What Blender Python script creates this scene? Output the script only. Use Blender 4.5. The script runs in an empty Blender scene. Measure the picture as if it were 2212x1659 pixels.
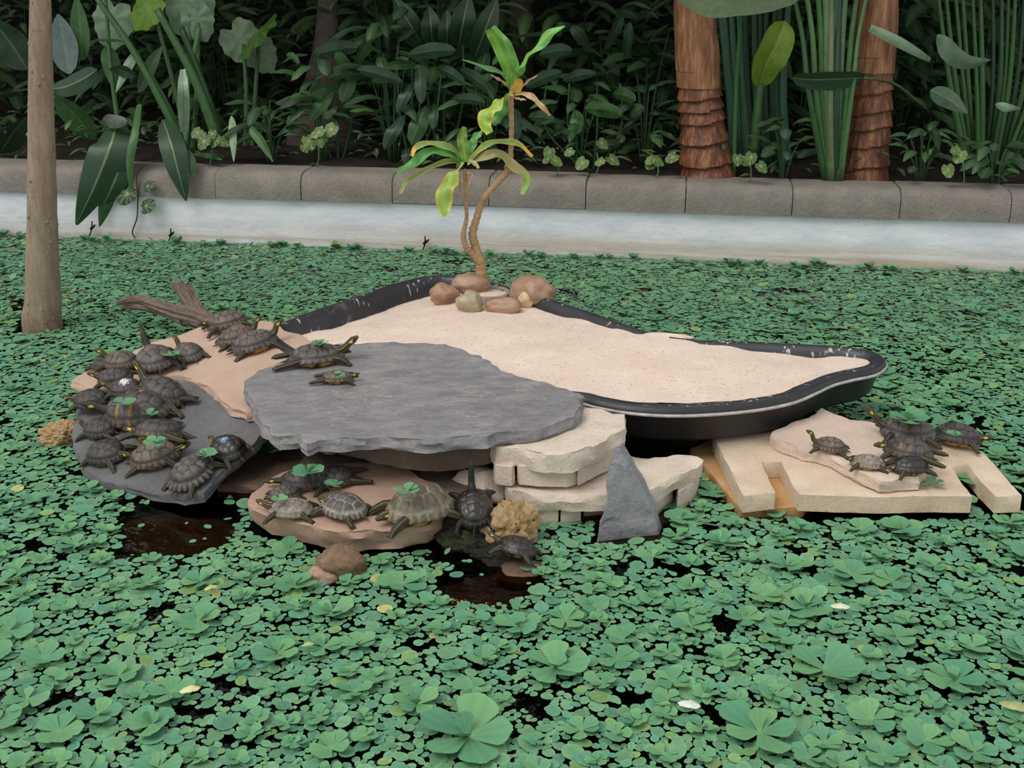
import bpy, bmesh, math, random
import numpy as np
from mathutils import Vector, Matrix, noise
from mathutils.geometry import delaunay_2d_cdt
random.seed(7); rng = np.random.default_rng(7)
scn = bpy.context.scene
COL = scn.collection
R = math.radians

# ------------------------------------------------------------------ camera
FPX, CX, CY = 2400.0, 1106.0, 829.5
PITCH, H = R(20.5), 1.55
cam_d = bpy.data.cameras.new('camera'); cam = bpy.data.objects.new('camera', cam_d); COL.objects.link(cam)
cam.location = (0, 0, H); cam.rotation_euler = (R(90) - PITCH, 0, 0)
cam_d.sensor_width = 36; cam_d.lens = FPX / 2212 * 36; cam_d.clip_start = .05
scn.camera = cam
# ------------------------------------------------------------------ world, sun, exposure
w = bpy.data.worlds.new('overcast'); scn.world = w; w.use_nodes = True
bg = w.node_tree.nodes['Background']; bg.inputs[0].default_value = (.93, .97, 1, 1); bg.inputs[1].default_value = .85
sun_d = bpy.data.lights.new('sun', 'SUN'); sun_d.energy = 1.7; sun_d.angle = R(32); sun_d.color = (1, .96, .9)
sun = bpy.data.objects.new('sun', sun_d); COL.objects.link(sun)
sun.rotation_euler = Vector((.42, .36, -.84)).to_track_quat('-Z', 'Y').to_euler()
scn.view_settings.view_transform = 'Standard'; scn.view_settings.look = 'None'
scn.view_settings.exposure = 0.0; scn.view_settings.gamma = 1; scn.view_settings.use_curve_mapping = False

# ------------------------------------------------------------------ geometry helpers
CP, SP = math.cos(PITCH), math.sin(PITCH)
def ray(px, py):
    a, b = (px - CX) / FPX, (py - CY) / FPX
    return Vector((a, CP - b * SP, -SP - b * CP))
def P(px, py, z=0.0):
    d = ray(px, py); t = (z - H) / d.z
    return Vector((d.x * t, d.y * t, z))
def PD(px, py, Y):
    d = ray(px, py); t = Y / d.y
    return Vector((d.x * t, Y, H + d.z * t))
def scale_at(p):                       # pixels per metre at a point
    return FPX / (p.y * CP - (p.z - H) * SP)
def to_px(p):
    zc = p.y * CP - (p.z - H) * SP; yc = p.y * SP + (p.z - H) * CP
    return CX + FPX * p.x / zc, CY - FPX * yc / zc
class Plane:                           # z = a + b x + c y through three (px, py, z)
    def __init__(s, *pts):
        if len(pts) == 1: s.k = (pts[0], 0, 0)
        else:
            q = [P(*p) for p in pts]
            s.k = tuple(np.linalg.solve(np.array([[1, p.x, p.y] for p in q]), np.array([p.z for p in q])))
    def z(s, x, y): return s.k[0] + s.k[1] * x + s.k[2] * y
    def at(s, px, py, dz=0.0):
        d = ray(px, py); a, b, c = s.k
        t = (a + dz - H) / (d.z - b * d.x - c * d.y)
        return Vector((d.x * t, d.y * t, H + d.z * t))
    def normal(s): return Vector((-s.k[1], -s.k[2], 1)).normalized()
def srgb(r, g, b):
    f = lambda c: ((c / 255 + .055) / 1.055) ** 2.4 if c > 10 else c / 255 / 12.92
    return (f(r), f(g), f(b))
def mix(a, b, t): return tuple(x + (y - x) * t for x, y in zip(a, b))

def mesh_of(name, verts, faces, mat=None, cols=None, smooth=True, flat_faces=None):
    me = bpy.data.meshes.new(name)
    me.from_pydata([tuple(v) for v in verts], [], [tuple(f) for f in faces])
    if mat: me.materials.append(mat)
    if smooth: me.polygons.foreach_set('use_smooth', np.ones(len(me.polygons), bool))
    if flat_faces is not None:
        me.update(); me.set_sharp_from_angle(angle=flat_faces)
    if cols is not None:
        ca = me.color_attributes.new('Col', 'FLOAT_COLOR', 'POINT')
        c = np.ones((len(verts), 4), np.float32); c[:, :3] = np.array(cols, np.float32)
        ca.data.foreach_set('color', c.ravel())
    me.update(); return me
def link(name, data, parent=None):
    o = bpy.data.objects.new(name, data); COL.objects.link(o)
    if parent is not None: o.parent = parent
    return o
def mk(name, verts, faces, mat=None, parent=None, cols=None, smooth=True, flat_faces=None):
    return link(name, mesh_of(name, verts, faces, mat, cols, smooth, flat_faces), parent)
def tag(o, label=None, cat=None, group=None, kind=None):
    if label: o['label'] = label
    if cat: o['category'] = cat
    if group: o['group'] = group
    if kind: o['kind'] = kind
    return o
def empty(name, loc=(0, 0, 0), label=None, cat=None, group=None, kind=None):
    o = link(name, None); o.location = loc; o.empty_display_size = .05
    return tag(o, label, cat, group, kind)
def child(name, me, parent):           # mesh given in world coordinates, parent only translated
    o = link(name, me, parent); o.matrix_parent_inverse = Matrix.Translation(-Vector(parent.location)); return o
def catmull(pts, n):
    pts = [np.array(p, float) for p in pts]
    q = [2 * pts[0] - pts[1]] + pts + [2 * pts[-1] - pts[-2]]
    out = []; m = len(pts) - 1
    for i in range(n):
        u = i / (n - 1) * m; k = min(int(u), m - 1); t = u - k
        a, b, c, d = q[k:k + 4]
        out.append(.5 * (2 * b + (c - a) * t + (2 * a - 5 * b + 4 * c - d) * t * t + (3 * b - a - 3 * c + d) * t ** 3))
    return np.array(out)
def interp(v, n): return np.interp(np.linspace(0, len(v) - 1, n), range(len(v)), v)
def nz(x, y, z, s=1.0): return noise.noise(Vector((x * s, y * s, z * s)))
def tube_geo(path, radii, seg=16, rough=0.0, rs=30, caps=True, ridges=0, seed=0.0):
    n = len(path); vs, fs = [], []
    path = [Vector(p) for p in path]
    ref = Vector((0, 1, 0))
    for i, p in enumerate(path):
        t = (path[min(i + 1, n - 1)] - path[max(i - 1, 0)]).normalized()
        a = t.cross(ref)
        if a.length < .2: a = t.cross(Vector((1, 0, 0)))
        a.normalize(); b = t.cross(a)
        for k in range(seg):
            th = 2 * math.pi * k / seg
            d = a * math.cos(th) + b * math.sin(th); r = radii[i]
            if rough: r *= 1 + rough * noise.noise(p * rs * .35 + d * 1.3 + Vector((seed, 0, 0)))
            if ridges: r *= 1 + ridges * noise.noise(Vector((math.cos(th) * 5 + seed, math.sin(th) * 5, i * .10)))
            vs.append(p + d * r)
    for i in range(n - 1):
        for k in range(seg):
            k2 = (k + 1) % seg
            fs.append((i * seg + k, i * seg + k2, (i + 1) * seg + k2, (i + 1) * seg + k))
    if caps:
        vs.append(path[0]); vs.append(path[-1]); c0, c1 = len(vs) - 2, len(vs) - 1
        for k in range(seg):
            k2 = (k + 1) % seg
            fs.append((c0, k2, k)); fs.append((c1, (n - 1) * seg + k, (n - 1) * seg + k2))
    return vs, fs
def join_geo(parts):
    vs, fs = [], []
    for v, f in parts:
        o = len(vs); vs += list(v); fs += [tuple(i + o for i in q) for q in f]
    return vs, fs

# ------------------------------------------------------------------ materials
def nodes_of(name):
    m = bpy.data.materials.new(name); m.use_nodes = True; nt = m.node_tree
    return m, nt, nt.nodes['Principled BSDF']
def N(nt, t, **kw):
    n = nt.nodes.new(t)
    for k, v in kw.items():
        if k in n.inputs: n.inputs[k].default_value = v
        else: setattr(n, k, v)
    return n
def ramp(nt, fac, stops):
    r = nt.nodes.new('ShaderNodeValToRGB'); e = r.color_ramp.elements
    while len(e) < len(stops): e.new(.5)
    for el, (p, c) in zip(e, stops): el.position = p; el.color = (*c, 1) if len(c) == 3 else c
    nt.links.new(fac, r.inputs[0]); return r.outputs[0]
def mixc(nt, fac, a, b, mode='MIX'):
    n = nt.nodes.new('ShaderNodeMix'); n.data_type = 'RGBA'; n.blend_type = mode
    for s, v in ((n.inputs[0], fac), (n.inputs[6], a), (n.inputs[7], b)):
        if isinstance(v, (int, float)): s.default_value = v
        elif isinstance(v, tuple): s.default_value = (*v, 1)
        else: nt.links.new(v, s)
    return n.outputs[2]
def coords(nt, scale=(1, 1, 1), obj=False):
    tc = nt.nodes.new('ShaderNodeTexCoord'); mp = nt.nodes.new('ShaderNodeMapping')
    mp.inputs['Scale'].default_value = scale
    nt.links.new(tc.outputs['Object' if obj else 'Generated'], mp.inputs[0]); return mp.outputs[0]
def pos(nt, scale=(1, 1, 1), rot=(0, 0, 0)):
    g = nt.nodes.new('ShaderNodeNewGeometry'); mp = nt.nodes.new('ShaderNodeMapping')
    mp.inputs['Scale'].default_value = scale; mp.inputs['Rotation'].default_value = rot
    nt.links.new(g.outputs['Position'], mp.inputs[0]); return mp.outputs[0]
def noise_n(nt, vec, scale, detail=6, rough=.55, out='Fac'):
    n = N(nt, 'ShaderNodeTexNoise', Scale=scale, Detail=detail, Roughness=rough); nt.links.new(vec, n.inputs['Vector'])
    return n.outputs[out]
def bump(nt, bs, h, strength, dist=.01, prev=None):
    b = N(nt, 'ShaderNodeBump', Strength=strength, Distance=dist); nt.links.new(h, b.inputs['Height'])
    if prev: nt.links.new(prev, b.inputs['Normal'])
    nt.links.new(b.outputs[0], bs.inputs['Normal']); return b.outputs[0]

def stone_mat(name, cols, scale=8, rough=.85, bs=.6, fine=120, veins=None, wet=None, speck=None, stretch=(1, 1, 1), rot=(0, 0, 0), band=None):
    """cols: three colours over a large noise; veins: (colour, scale, width); band: (z, soft, colour) damp water-line stain"""
    m, nt, b = nodes_of(name); v = pos(nt, stretch, rot)
    c = ramp(nt, noise_n(nt, v, scale, 8, .65), [(.3, cols[0]), (.5, cols[1]), (.7, cols[2])])
    f = noise_n(nt, v, fine, 4, .7)
    c = mixc(nt, .35, c, ramp(nt, f, [(.3, tuple(x * .55 for x in cols[1])), (.7, tuple(min(1, x * 1.35) for x in cols[1]))]))
    if veins:
        n1 = noise_n(nt, pos(nt, (1, 2.2, 1), (0, 0, R(35))), veins[1], 5, .6)
        vv = ramp(nt, n1, [(.5 - veins[2], (0, 0, 0)), (.5, (1, 1, 1)), (.5 + veins[2], (0, 0, 0))])
        msk = ramp(nt, noise_n(nt, v, veins[1] * .8, 3), [(.45, (0, 0, 0)), (.62, (1, 1, 1))])
        c = mixc(nt, mixc(nt, 1.0, vv, msk, 'MULTIPLY'), c, veins[0])
    if speck:
        vo = N(nt, 'ShaderNodeTexVoronoi', Scale=speck[1]); nt.links.new(v, vo.inputs['Vector'])
        c = mixc(nt, ramp(nt, vo.outputs['Distance'], [(0, (1, 1, 1)), (speck[2], (1, 1, 1)), (speck[2] + .04, (0, 0, 0))]), c, speck[0])
    if band:
        g = nt.nodes.new('ShaderNodeNewGeometry'); s = nt.nodes.new('ShaderNodeSeparateXYZ'); nt.links.new(g.outputs['Position'], s.inputs[0])
        a = N(nt, 'ShaderNodeMath', operation='MULTIPLY_ADD'); nt.links.new(noise_n(nt, v, 14, 4), a.inputs[0]); a.inputs[1].default_value = band[1] * 2; nt.links.new(s.outputs['Z'], a.inputs[2])
        mr = N(nt, 'ShaderNodeMapRange'); nt.links.new(a.outputs[0], mr.inputs[0])
        mr.inputs[1].default_value = band[0] + band[1] * .5; mr.inputs[2].default_value = band[0] + band[1] * 1.8; mr.inputs[3].default_value = 1; mr.inputs[4].default_value = 0
        c = mixc(nt, mr.outputs[0], c, mixc(nt, .75, c, band[2]))
    nt.links.new(c, b.inputs['Base Color']); b.inputs['Roughness'].default_value = rough
    p = bump(nt, b, noise_n(nt, v, scale * 5, 8, .7), bs, .012)
    bump(nt, b, f, bs * .7, .003, p)
    return m
def vcol_mat(name, rough=.5, nscale=60, namt=.35, bs=.25, trans=0.0, spec=.5, coat=0.0, bscale=None, dark=.5):
    m, nt, b = nodes_of(name); a = N(nt, 'ShaderNodeAttribute', attribute_name='Col')
    v = coords(nt, obj=True)
    f = noise_n(nt, v, nscale, 5, .6)
    c = mixc(nt, namt, a.outputs['Color'], mixc(nt, 1.0, a.outputs['Color'], ramp(nt, f, [(.3, (dark,) * 3), (.7, (1.5,) * 3)]), 'MULTIPLY'))
    nt.links.new(c, b.inputs['Base Color']); b.inputs['Roughness'].default_value = rough
    b.inputs['Specular IOR Level'].default_value = spec; b.inputs['Coat Weight'].default_value = coat; b.inputs['Coat Roughness'].default_value = .08
    if bs: bump(nt, b, noise_n(nt, v, bscale or nscale, 5, .6), bs, .004)
    if trans:
        t = nt.nodes.new('ShaderNodeBsdfTranslucent'); nt.links.new(c, t.inputs[0]); mx = nt.nodes.new('ShaderNodeMixShader'); mx.inputs[0].default_value = trans
        nt.links.new(b.outputs[0], mx.inputs[1]); nt.links.new(t.outputs[0], mx.inputs[2]); nt.links.new(mx.outputs[0], nt.nodes['Material Output'].inputs[0])
    return m
def plain(name, c, rough=.6, spec=.5, nscale=None, namt=.3, bs=0):
    m, nt, b = nodes_of(name); b.inputs['Roughness'].default_value = rough; b.inputs['Specular IOR Level'].default_value = spec
    if nscale:
        f = noise_n(nt, pos(nt), nscale, 6, .65)
        nt.links.new(ramp(nt, f, [(.3, tuple(x * (1 - namt) for x in c)), (.7, tuple(min(1, x * (1 + namt)) for x in c))]), b.inputs['Base Color'])
        if bs: bump(nt, b, f, bs, .006)
    else: b.inputs['Base Color'].default_value = (*c, 1)
    return m

M = {}
M['slate'] = stone_mat('slate', [srgb(120, 117, 120), srgb(152, 148, 150), srgb(188, 182, 180)], 9, .7, 1.0, 55, veins=(srgb(205, 192, 176), 6.5, .012), stretch=(1, 2.2, 1), rot=(0, 0, R(-30)))
M['slate_low'] = stone_mat('slate_low', [srgb(88, 87, 90), srgb(108, 107, 109), srgb(132, 128, 126)], 6, .75, .8, 100, veins=(srgb(130, 120, 112), 3, .008))
M['slate_stand'] = stone_mat('slate_stand', [srgb(122, 124, 128), srgb(148, 148, 150), srgb(176, 174, 172)], 11, .75, .9, 70, band=(-.005, .05, srgb(38, 36, 38)))
M['sandstone'] = stone_mat('sandstone', [srgb(176, 146, 128), srgb(190, 160, 141), srgb(202, 174, 155)], 4, .88, .3, 150)
M['sandstone_wet'] = stone_mat('sandstone_wet', [srgb(150, 120, 104), srgb(172, 140, 121), srgb(190, 158, 138)], 5, .8, .35, 150)
M['sandstone_pale'] = stone_mat('sandstone_pale', [srgb(190, 162, 146), srgb(206, 182, 166), srgb(216, 196, 180)], 5, .88, .3, 150)
M['limestone'] = stone_mat('limestone', [srgb(204, 184, 165), srgb(224, 206, 188), srgb(236, 222, 208)], 9, .9, .7, 130, band=(.0, .025, srgb(150, 100, 60)))
M['paver'] = stone_mat('paver', [srgb(192, 168, 140), srgb(212, 190, 166), srgb(226, 208, 188)], 7, .88, .35, 160, speck=(srgb(150, 118, 84), 26, .05), band=(.0, .045, srgb(190, 132, 70)))
M['paver_wet'] = stone_mat('paver_wet', [srgb(160, 112, 66), srgb(190, 146, 96), srgb(206, 172, 128)], 7, .8, .35, 160, band=(.0, .03, srgb(110, 62, 26)))
M['porous'] = stone_mat('porous', [srgb(170, 130, 78), srgb(208, 172, 122), srgb(226, 200, 162)], 16, .95, 1.0, 60, speck=(srgb(120, 84, 44), 30, .12))
M['brown_rock'] = stone_mat('brown_rock', [srgb(66, 50, 34), srgb(140, 112, 86), srgb(190, 170, 150)], 9, .8, .9, 80)
M['moss_rock'] = stone_mat('moss_rock', [srgb(20, 22, 16), srgb(42, 42, 26), srgb(96, 92, 52)], 14, .45, 1.0, 60)
M['mud'] = stone_mat('mud', [srgb(70, 52, 40), srgb(104, 82, 66), srgb(128, 104, 86)], 6, .6, .5, 70)
M['under_stone'] = stone_mat('under_stone', [srgb(74, 62, 52), srgb(98, 84, 71), srgb(124, 108, 93)], 6, .85, .5, 100)
M['cobble'] = stone_mat('cobble', [srgb(128, 94, 72), srgb(160, 126, 102), srgb(184, 156, 130)], 10, .38, .15, 160)
M['cobble_grey'] = stone_mat('cobble_grey', [srgb(132, 128, 120), srgb(172, 158, 128), srgb(190, 176, 142)], 14, .45, .25, 120)
M['cobble_cream'] = stone_mat('cobble_cream', [srgb(196, 164, 122), srgb(214, 188, 150), srgb(224, 204, 172)], 10, .5, .2, 120)
M['pot'] = plain('pot', srgb(150, 140, 128), .85, nscale=40)
M['kerb'] = stone_mat('kerb', [srgb(118, 111, 104), srgb(140, 132, 123), srgb(158, 149, 139)], 6, .92, .9, 90, speck=(srgb(52, 48, 46), 55, .10), stretch=(1, 1, 1))
M['joint'] = plain('joint', srgb(58, 54, 50), .95, nscale=50)
M['soil'] = stone_mat('soil', [srgb(26, 18, 13), srgb(44, 31, 22), srgb(64, 46, 33)], 8, 1, 1, 60)
M['shade_backdrop'] = plain('shade_backdrop', srgb(22, 28, 20), 1, nscale=6)
M['bark'] = stone_mat('bark', [srgb(138, 116, 97), srgb(172, 149, 128), srgb(198, 178, 156)], 12, .92, .9, 70, stretch=(3, 3, .5), band=(.0, .12, srgb(128, 86, 62)))
M['driftwood'] = stone_mat('driftwood', [srgb(104, 86, 76), srgb(156, 134, 120), srgb(188, 166, 150)], 16, .95, 1, 90, stretch=(1, 3, 3))
M['stem'] = stone_mat('stem', [srgb(146, 114, 80), srgb(180, 146, 108), srgb(202, 170, 132)], 30, .8, .5, 160)
def palm_mat(name, c):
    m, nt, b = nodes_of(name); v = pos(nt, (6, 6, 1))
    cc = ramp(nt, noise_n(nt, v, 5, 8, .7), [(.28, c[0]), (.5, c[1]), (.68, c[2])])
    f = noise_n(nt, pos(nt, (60, 60, 6)), 1.6, 4, .6)
    cc = mixc(nt, .4, cc, mixc(nt, 1.0, cc, ramp(nt, f, [(.3, (.5,) * 3), (.7, (1.5,) * 3)]), 'MULTIPLY'))
    nt.links.new(cc, b.inputs['Base Color']); b.inputs['Roughness'].default_value = .5
    bump(nt, b, f, .6, .01); return m
M['palm'] = palm_mat('palm', [srgb(46, 25, 16), srgb(112, 64, 38), srgb(176, 120, 80)])
M['palm_sheath'] = palm_mat('palm_sheath', [srgb(92, 54, 34), srgb(146, 96, 62), srgb(184, 138, 100)])
M['palm_grey'] = stone_mat('palm_grey', [srgb(70, 60, 54), srgb(96, 84, 76), srgb(120, 108, 98)], 10, .9, .6, 60, stretch=(1, 1, 4))

def wall_mat():
    m, nt, b = nodes_of('white_wall'); v = pos(nt, (1, 1, 1))
    c = ramp(nt, noise_n(nt, pos(nt, (1.2, 1.2, 5)), 2.4, 8, .65), [(.3, srgb(206, 210, 220)), (.5, srgb(228, 229, 235)), (.7, srgb(242, 241, 243))])
    g = nt.nodes.new('ShaderNodeNewGeometry'); s = nt.nodes.new('ShaderNodeSeparateXYZ'); nt.links.new(g.outputs['Position'], s.inputs[0])
    st = noise_n(nt, pos(nt, (.35, .35, 16)), 2, 5, .6)
    mr = N(nt, 'ShaderNodeMapRange'); nt.links.new(s.outputs['Z'], mr.inputs[0]); mr.inputs[1].default_value = .03; mr.inputs[2].default_value = .16; mr.inputs[3].default_value = 1; mr.inputs[4].default_value = .0
    mu = N(nt, 'ShaderNodeMath', operation='MULTIPLY'); nt.links.new(mr.outputs[0], mu.inputs[0]); nt.links.new(ramp(nt, st, [(.38, (.25,) * 3), (.62, (1,) * 3)]), mu.inputs[1])
    c = mixc(nt, mu.outputs[0], c, srgb(196, 176, 154))
    c = mixc(nt, ramp(nt, noise_n(nt, v, 9, 8, .7), [(.62, (0, 0, 0)), (.75, (.35,) * 3)]), c, srgb(150, 138, 124))
    nt.links.new(c, b.inputs['Base Color']); b.inputs['Roughness'].default_value = .4
    bump(nt, b, noise_n(nt, v, 22, 6, .6), .35, .012); return m
M['wall'] = wall_mat()
def sand_mat():
    m, nt, b = nodes_of('sand'); v = pos(nt)
    c = ramp(nt, noise_n(nt, v, 7, 6, .6), [(.3, srgb(222, 196, 180)), (.55, srgb(233, 210, 195)), (.75, srgb(241, 222, 208))])
    c = mixc(nt, .4, c, ramp(nt, noise_n(nt, v, 230, 3, .7), [(.3, srgb(196, 164, 138)), (.7, srgb(255, 244, 230))]))
    vo = N(nt, 'ShaderNodeTexVoronoi', Scale=46, Randomness=1.0); nt.links.new(pos(nt, (1, 2.4, 1), (0, 0, .6)), vo.inputs['Vector'])
    big = ramp(nt, noise_n(nt, v, 26, 3), [(.44, (0, 0, 0)), (.56, (1, 1, 1))])
    k = ramp(nt, vo.outputs['Distance'], [(0, (1, 1, 1)), (.15, (1, 1, 1)), (.19, (0, 0, 0))])
    c = mixc(nt, mixc(nt, 1.0, k, big, 'MULTIPLY'), c, srgb(128, 92, 68))
    nt.links.new(c, b.inputs['Base Color']); b.inputs['Roughness'].default_value = 1; b.inputs['Specular IOR Level'].default_value = .1
    p = bump(nt, b, noise_n(nt, v, 45, 8, .7), .5, .012); bump(nt, b, noise_n(nt, v, 220, 3, .7), .6, .003, p); return m
M['sand'] = sand_mat()
def plastic_mat():
    m, nt, b = nodes_of('black_plastic'); v = pos(nt)
    c = ramp(nt, noise_n(nt, v, 6, 8, .6), [(.3, srgb(38, 37, 41)), (.7, srgb(60, 60, 66))])
    n1 = noise_n(nt, pos(nt, (60, 60, 14)), 1, 3, .5); n2 = noise_n(nt, v, 5, 3)
    k = mixc(nt, 1.0, ramp(nt, n1, [(.6, (0, 0, 0)), (.64, (1, 1, 1))]), ramp(nt, n2, [(.5, (0, 0, 0)), (.58, (1, 1, 1))]), 'MULTIPLY')
    c = mixc(nt, k, c, srgb(190, 180, 168))
    c = mixc(nt, ramp(nt, noise_n(nt, v, 3.2, 8, .7), [(.6, (0, 0, 0)), (.68, (.6,) * 3)]), c, srgb(120, 116, 116))
    nt.links.new(c, b.inputs['Base Color']); b.inputs['Roughness'].default_value = .42
    bump(nt, b, noise_n(nt, v, 90, 4), .12, .003); return m
M['plastic'] = plastic_mat(); M['plastic_plain'] = plain('black_plastic_plain', srgb(38, 36, 37), .45, nscale=9, namt=.35)
M['plastic_sheen'] = plain('plastic_sheen', srgb(176, 172, 168), .5, nscale=30, namt=.35)
def water_mat():
    m, nt, b = nodes_of('water'); nt.nodes.remove(b)
    tr = N(nt, 'ShaderNodeBsdfTransparent'); tr.inputs[0].default_value = (*srgb(150, 128, 92), 1)
    gl = N(nt, 'ShaderNodeBsdfGlossy'); gl.inputs['Roughness'].default_value = .04
    fr = N(nt, 'ShaderNodeFresnel', IOR=1.33); bp = N(nt, 'ShaderNodeBump', Strength=.25, Distance=.01)
    nt.links.new(noise_n(nt, pos(nt), 16, 3), bp.inputs['Height'])
    nt.links.new(bp.outputs[0], gl.inputs['Normal']); nt.links.new(bp.outputs[0], fr.inputs['Normal'])
    mx = nt.nodes.new('ShaderNodeMixShader'); nt.links.new(fr.outputs[0], mx.inputs[0]); nt.links.new(tr.outputs[0], mx.inputs[1]); nt.links.new(gl.outputs[0], mx.inputs[2])
    nt.links.new(mx.outputs[0], nt.nodes['Material Output'].inputs[0]); return m
M['water'] = water_mat()
M['pond_bed'] = plain('pond_bed', srgb(30, 25, 18), 1, nscale=5)
M['lettuce'] = vcol_mat('lettuce', .55, 90, .25, .15, trans=.08, spec=.3)
M['leaf'] = vcol_mat('leaf', .42, 40, .3, .15, trans=.15, spec=.5)
M['leaf_dark'] = vcol_mat('leaf_dark', .45, 30, .35, .15, trans=.1, spec=.45)
M['shell'] = vcol_mat('shell', .42, 14, .7, .6, spec=.45, bscale=22, dark=.4)
M['shell_wet'] = vcol_mat('shell_wet', .2, 14, .6, .5, spec=.5, coat=.2, bscale=20, dark=.4)
M['skin'] = vcol_mat('skin', .5, 90, .3, .35, spec=.4, bscale=140)
M['plastron'] = vcol_mat('plastron', .5, 40, .3, .2, spec=.4)
M['eye'] = plain('eye', (.01, .01, .008), .1, .6)

# ------------------------------------------------------------------ setting: pond, wall, kerb, bed
WA, WB = P(390, 521, 0), P(2060, 582, 0)
WD = (WB - WA).normalized(); WN = Vector((WD.y, -WD.x, 0))            # WN points to the camera
if WN.y > 0: WN = -WN
def on_wall(px, py, off=0.0):           # pixel onto the wall's front plane, moved off metres towards the camera
    d = ray(px, py); o = Vector((0, 0, H)); q = WA + WN * off
    t = (q - o).dot(WN) / d.dot(WN); return o + d * t
def wall_s(px): return (on_wall(px, 450) - WA).dot(WD)
ZB = (on_wall(390, 431, .02).z + on_wall(2060, 474, .02).z) / 2
ZT = ZB + (on_wall(390, 370, .0).z - on_wall(390, 431, .0).z + on_wall(2060, 412).z - on_wall(2060, 474).z) / 2
def wpt(s, off, z): v = WA + WD * s + WN * off; return Vector((v.x, v.y, z))
def box_on_wall(name, s0, s1, o0, o1, z0, z1, mat, parent=None):
    vs = [wpt(s, o, z) for s in (s0, s1) for o in (o0, o1) for z in (z0, z1)]
    fs = [(0, 1, 3, 2), (4, 6, 7, 5), (0, 4, 5, 1), (2, 3, 7, 6), (1, 5, 7, 3), (0, 2, 6, 4)]
    return mk(name, vs, fs, mat, parent, smooth=False)
def quad(name, x0, x1, y0, y1, z, mat, n=1): return mk(name, [(x0, y0, z), (x1, y0, z), (x1, y1, z), (x0, y1, z)], [(0, 1, 2, 3)], mat, smooth=False)
tag(quad('water_surface', -9, 9, -3, 9, -.004, M['water']), kind='structure')
tag(quad('floor', -9, 9, -3, 9, -.42, M['pond_bed']), kind='structure')
tag(box_on_wall('wall_back', -8, 10, 0, -.3, -.42, ZB, M['wall']), kind='structure')
kerb = empty('trim_1', wpt(0, 0, ZB), kind='structure')
fill = box_on_wall('mortar', -8, 10, .004, -.24, ZB + .002, ZT - .06, M['joint'])
fill.parent = kerb; fill.matrix_parent_inverse = Matrix.Translation(-kerb.location)
js = [wall_s(x) for x in (127, 305, 472, 655, 850, 1057, 1265, 1480, 1710, 1943, 2182)]
step = (js[-1] - js[0]) / 10
js = [js[0] - step * k for k in range(6, 0, -1)] + js + [js[-1] + step * k for k in range(1, 6)]
prof = [(.024, 0), (.024, .25), (.02, .5), (.012, .7), (0, .84), (-.02, .93), (-.05, .985), (-.09, 1), (-.24, 1), (-.25, .9), (-.25, 0)]
for a, b in zip(js[:-1], js[1:]):
    vs, fs = [], []; a += .0025; b -= .0025; dz = random.uniform(-.004, .004); do = random.uniform(-.004, .004)
    for s in (a, a + .008, b - .008, b):
        e = .006 if s in (a, b) else 0
        for o, h in prof: vs.append(wpt(s, o * (1 - (e * 10 if o > 0 else 0)) + do, ZB + .003 + (ZT - ZB) * h + dz - (e if h > .8 else 0)))
    n = len(prof)
    for i in range(3):
        for k in range(n): fs.append((i * n + k, i * n + (k + 1) % n, (i + 1) * n + (k + 1) % n, (i + 1) * n + k))
    fs.append(tuple(range(n - 1, -1, -1))); fs.append(tuple(range(3 * n, 4 * n)))
    child('kerb_block', mesh_of('kerb_block', vs, fs, M['kerb'], flat_faces=R(30)), kerb)
# soil bed behind the kerb, gently mounded, and far behind an invented backdrop coloured dark as shade
vs, fs = [], []; nx, ny = 60, 20
for j in range(ny + 1):
    for i in range(nx + 1):
        s = -8 + 18 * i / nx; d = .2 + 5 * j / ny
        vs.append(wpt(s, -d, ZT - .03 + .03 * d + .05 * nz(s * 2, d * 2, 1) * min(1, d)))
for j in range(ny):
    for i in range(nx): k = j * (nx + 1) + i; fs.append((k, k + 1, k + nx + 2, k + nx + 1))
tag(mk('ground', vs, fs, M['soil']), kind='structure')
tag(box_on_wall('wall_backdrop', -8, 10, -4.6, -4.9, 0, 4.5, M['shade_backdrop']), kind='structure')

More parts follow.
